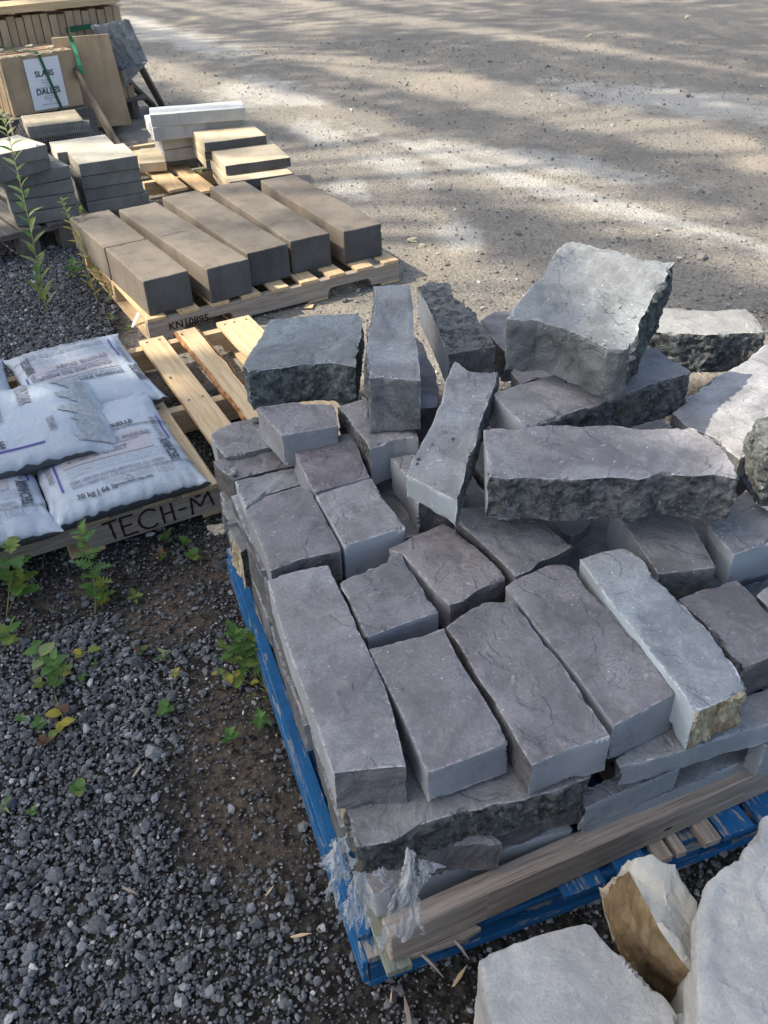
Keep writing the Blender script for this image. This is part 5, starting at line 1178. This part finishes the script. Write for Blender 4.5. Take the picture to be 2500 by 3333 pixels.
for i, (x, y, r_, lb) in enumerate(((1345, 783, .028, 'yellowish stone beside the white dust mark'), (1375, 800, .016, 'smaller pale stone right of the yellowish one'), (2125, 1010, .03, 'pale pebble behind the biggest squarish block'), (2240, 57, .05, 'pale stone far off in the yard'), (1920, 120, .045, 'tan stone far off near the top of the picture'), (1110, 735, .014, 'grey pebble near the rightmost curb block'))):
    blob('loose_stone', lb, 'stone', 'p', x, y, r_, r_*.7, r_*.6, M_LIME, i*3.1, 'loose stones on the yard')

# ------------------------------------------------------------------ unseen trees added on the left: crowns shaped to shade foreground and yard
M_TL = mat_leaf('tree_leaf', (.05, .10, .02), (.09, .16, .035))
POLY = [(-7, 4.55), (-1.62, 4.5), (-1.25, 4.1), (-1.12, 3.5), (-.98, 3.04), (-.75, 2.93), (-.45, 2.93), (.2, 2.72), (.58, 2.5), (.86, 2.25), (.98, 1.95), (1.06, 1.6), (1.25, 1.25), (2.2, .8), (6, .3), (6, -3), (-7, -3)]
def inpoly(x, y):
    c_ = False; n_ = len(POLY); j = n_-1
    for i in range(n_):
        xi, yi = POLY[i]; xj, yj = POLY[j]
        if (yi > y) != (yj > y) and x < (xj-xi)*(y-yi)/(yj-yi)+xi: c_ = not c_
        j = i
    return c_
def yard_shade(x, y):
    u = x*.81+y*.585; v = x*.585-y*.81
    n_ = noise.noise(Vector((u*1.25, v*.10, 5.)))+.42*noise.noise(Vector((u*3.4, v*.2, 9.)))
    du = abs(u-(-.02*.81+6.85*.585))
    p = min(1, max(0, .38+n_*2.4))
    if du < .40 and v < 1.5: p *= max(0, (du-.20)/.2)
    elif du < 1.1 and v < 1.5: p = max(p, .8)
    if y < 6.6 and x < .75-.25*(y-4): p *= .04          # paving stacks and curbs stay sunlit
    if y < 3.3 and x > .7: p *= .1
    return p
def tree_leaves(samples, zr, size):
    n_ = len(samples); z_ = rng.uniform(zr[0], zr[1], n_); S_ = np.array(samples)
    Cn = np.c_[S_[:, 0]+SV.x/SV.z*z_, S_[:, 1]+SV.y/SV.z*z_, z_]
    A_ = rng.normal(size=(n_, 3)); A_ /= np.linalg.norm(A_, axis=1)[:, None]; B_ = np.cross(A_, rng.normal(size=(n_, 3))); B_ /= np.linalg.norm(B_, axis=1)[:, None]
    s_ = size*rng.uniform(.7, 1.3, n_)[:, None]
    V = np.stack([Cn-A_*s_, Cn-B_*s_*.55, Cn+A_*s_, Cn+B_*s_*.55], 1).reshape(-1, 3); F = np.arange(n_*4).reshape(-1, 4); return V, F, Cn
def tree(label, samples, zr, size, tx, ty):
    root = empty('added_shade_tree', (tx, ty, 0), label, 'tree', 'unseen trees added left of the yard for shade')
    V, F, Cn = tree_leaves(samples, zr, size)
    part('crown', raw_mesh('crown', V, F, M_TL, smooth=False), root)
    bm = bmesh.new(); z0_ = zr[0]; top_ = Vector((tx+.3, ty, z0_-.6)); tube(bm, [Vector((tx, ty, 0)), Vector((tx+.1, ty, z0_*.4)), top_], .24, 10, .6)
    idx = rng.choice(len(Cn), 16, replace=False)
    for i in idx:
        e_ = Vector(Cn[i]); st = top_.lerp(Vector((tx, ty, z0_*.5)), random.random()*.5); md = st.lerp(e_, .5)+Vector((0, 0, .3)); tube(bm, [st, md, e_], .06, 6, .25)
    part('trunk', bm_mesh(bm, 'trunk', W_OLD, True), root)
s_near = [(x, y) for x, y in rng.uniform((-3.6, -.9), (3.4, 4.7), (17000, 2)) if inpoly(x+.12*noise.noise(Vector((x*3, y*3, 1)))+rng.normal(0, .025), y+.14*noise.noise(Vector((x*2, y*2, 4)))+rng.normal(0, .025))]
s_near = [(x, y) for x, y in s_near if not (abs(y-(2.80-.30*(x+.7))) < .105 and -1.05 < x < -.50) and not (abs(y-(2.40-.3*(x+.7))) < .085 and -.95 < x < -.55)]
tree('unseen leafy tree added left of the pallets, crown shaped to shade the stone pile', s_near, (8.0, 10.5), .15, -9.4, .6)
s_mid, s_far = [], []
for x, y in rng.uniform((-5.5, 2.3), (6.5, 16), (95000, 2)):
    if inpoly(x, y) or random.random() > yard_shade(x, y)*.40: continue
    (s_mid if y < 8 else s_far).append((x, y))
tree('unseen open tree added left of the curb blocks, shaped to dapple the near yard', s_mid, (15, 18), .13, -15.5, 4.5)
tree('unseen farther open tree, added to dapple the distant yard', s_far, (15, 18.5), .13, -15.8, 10.5)
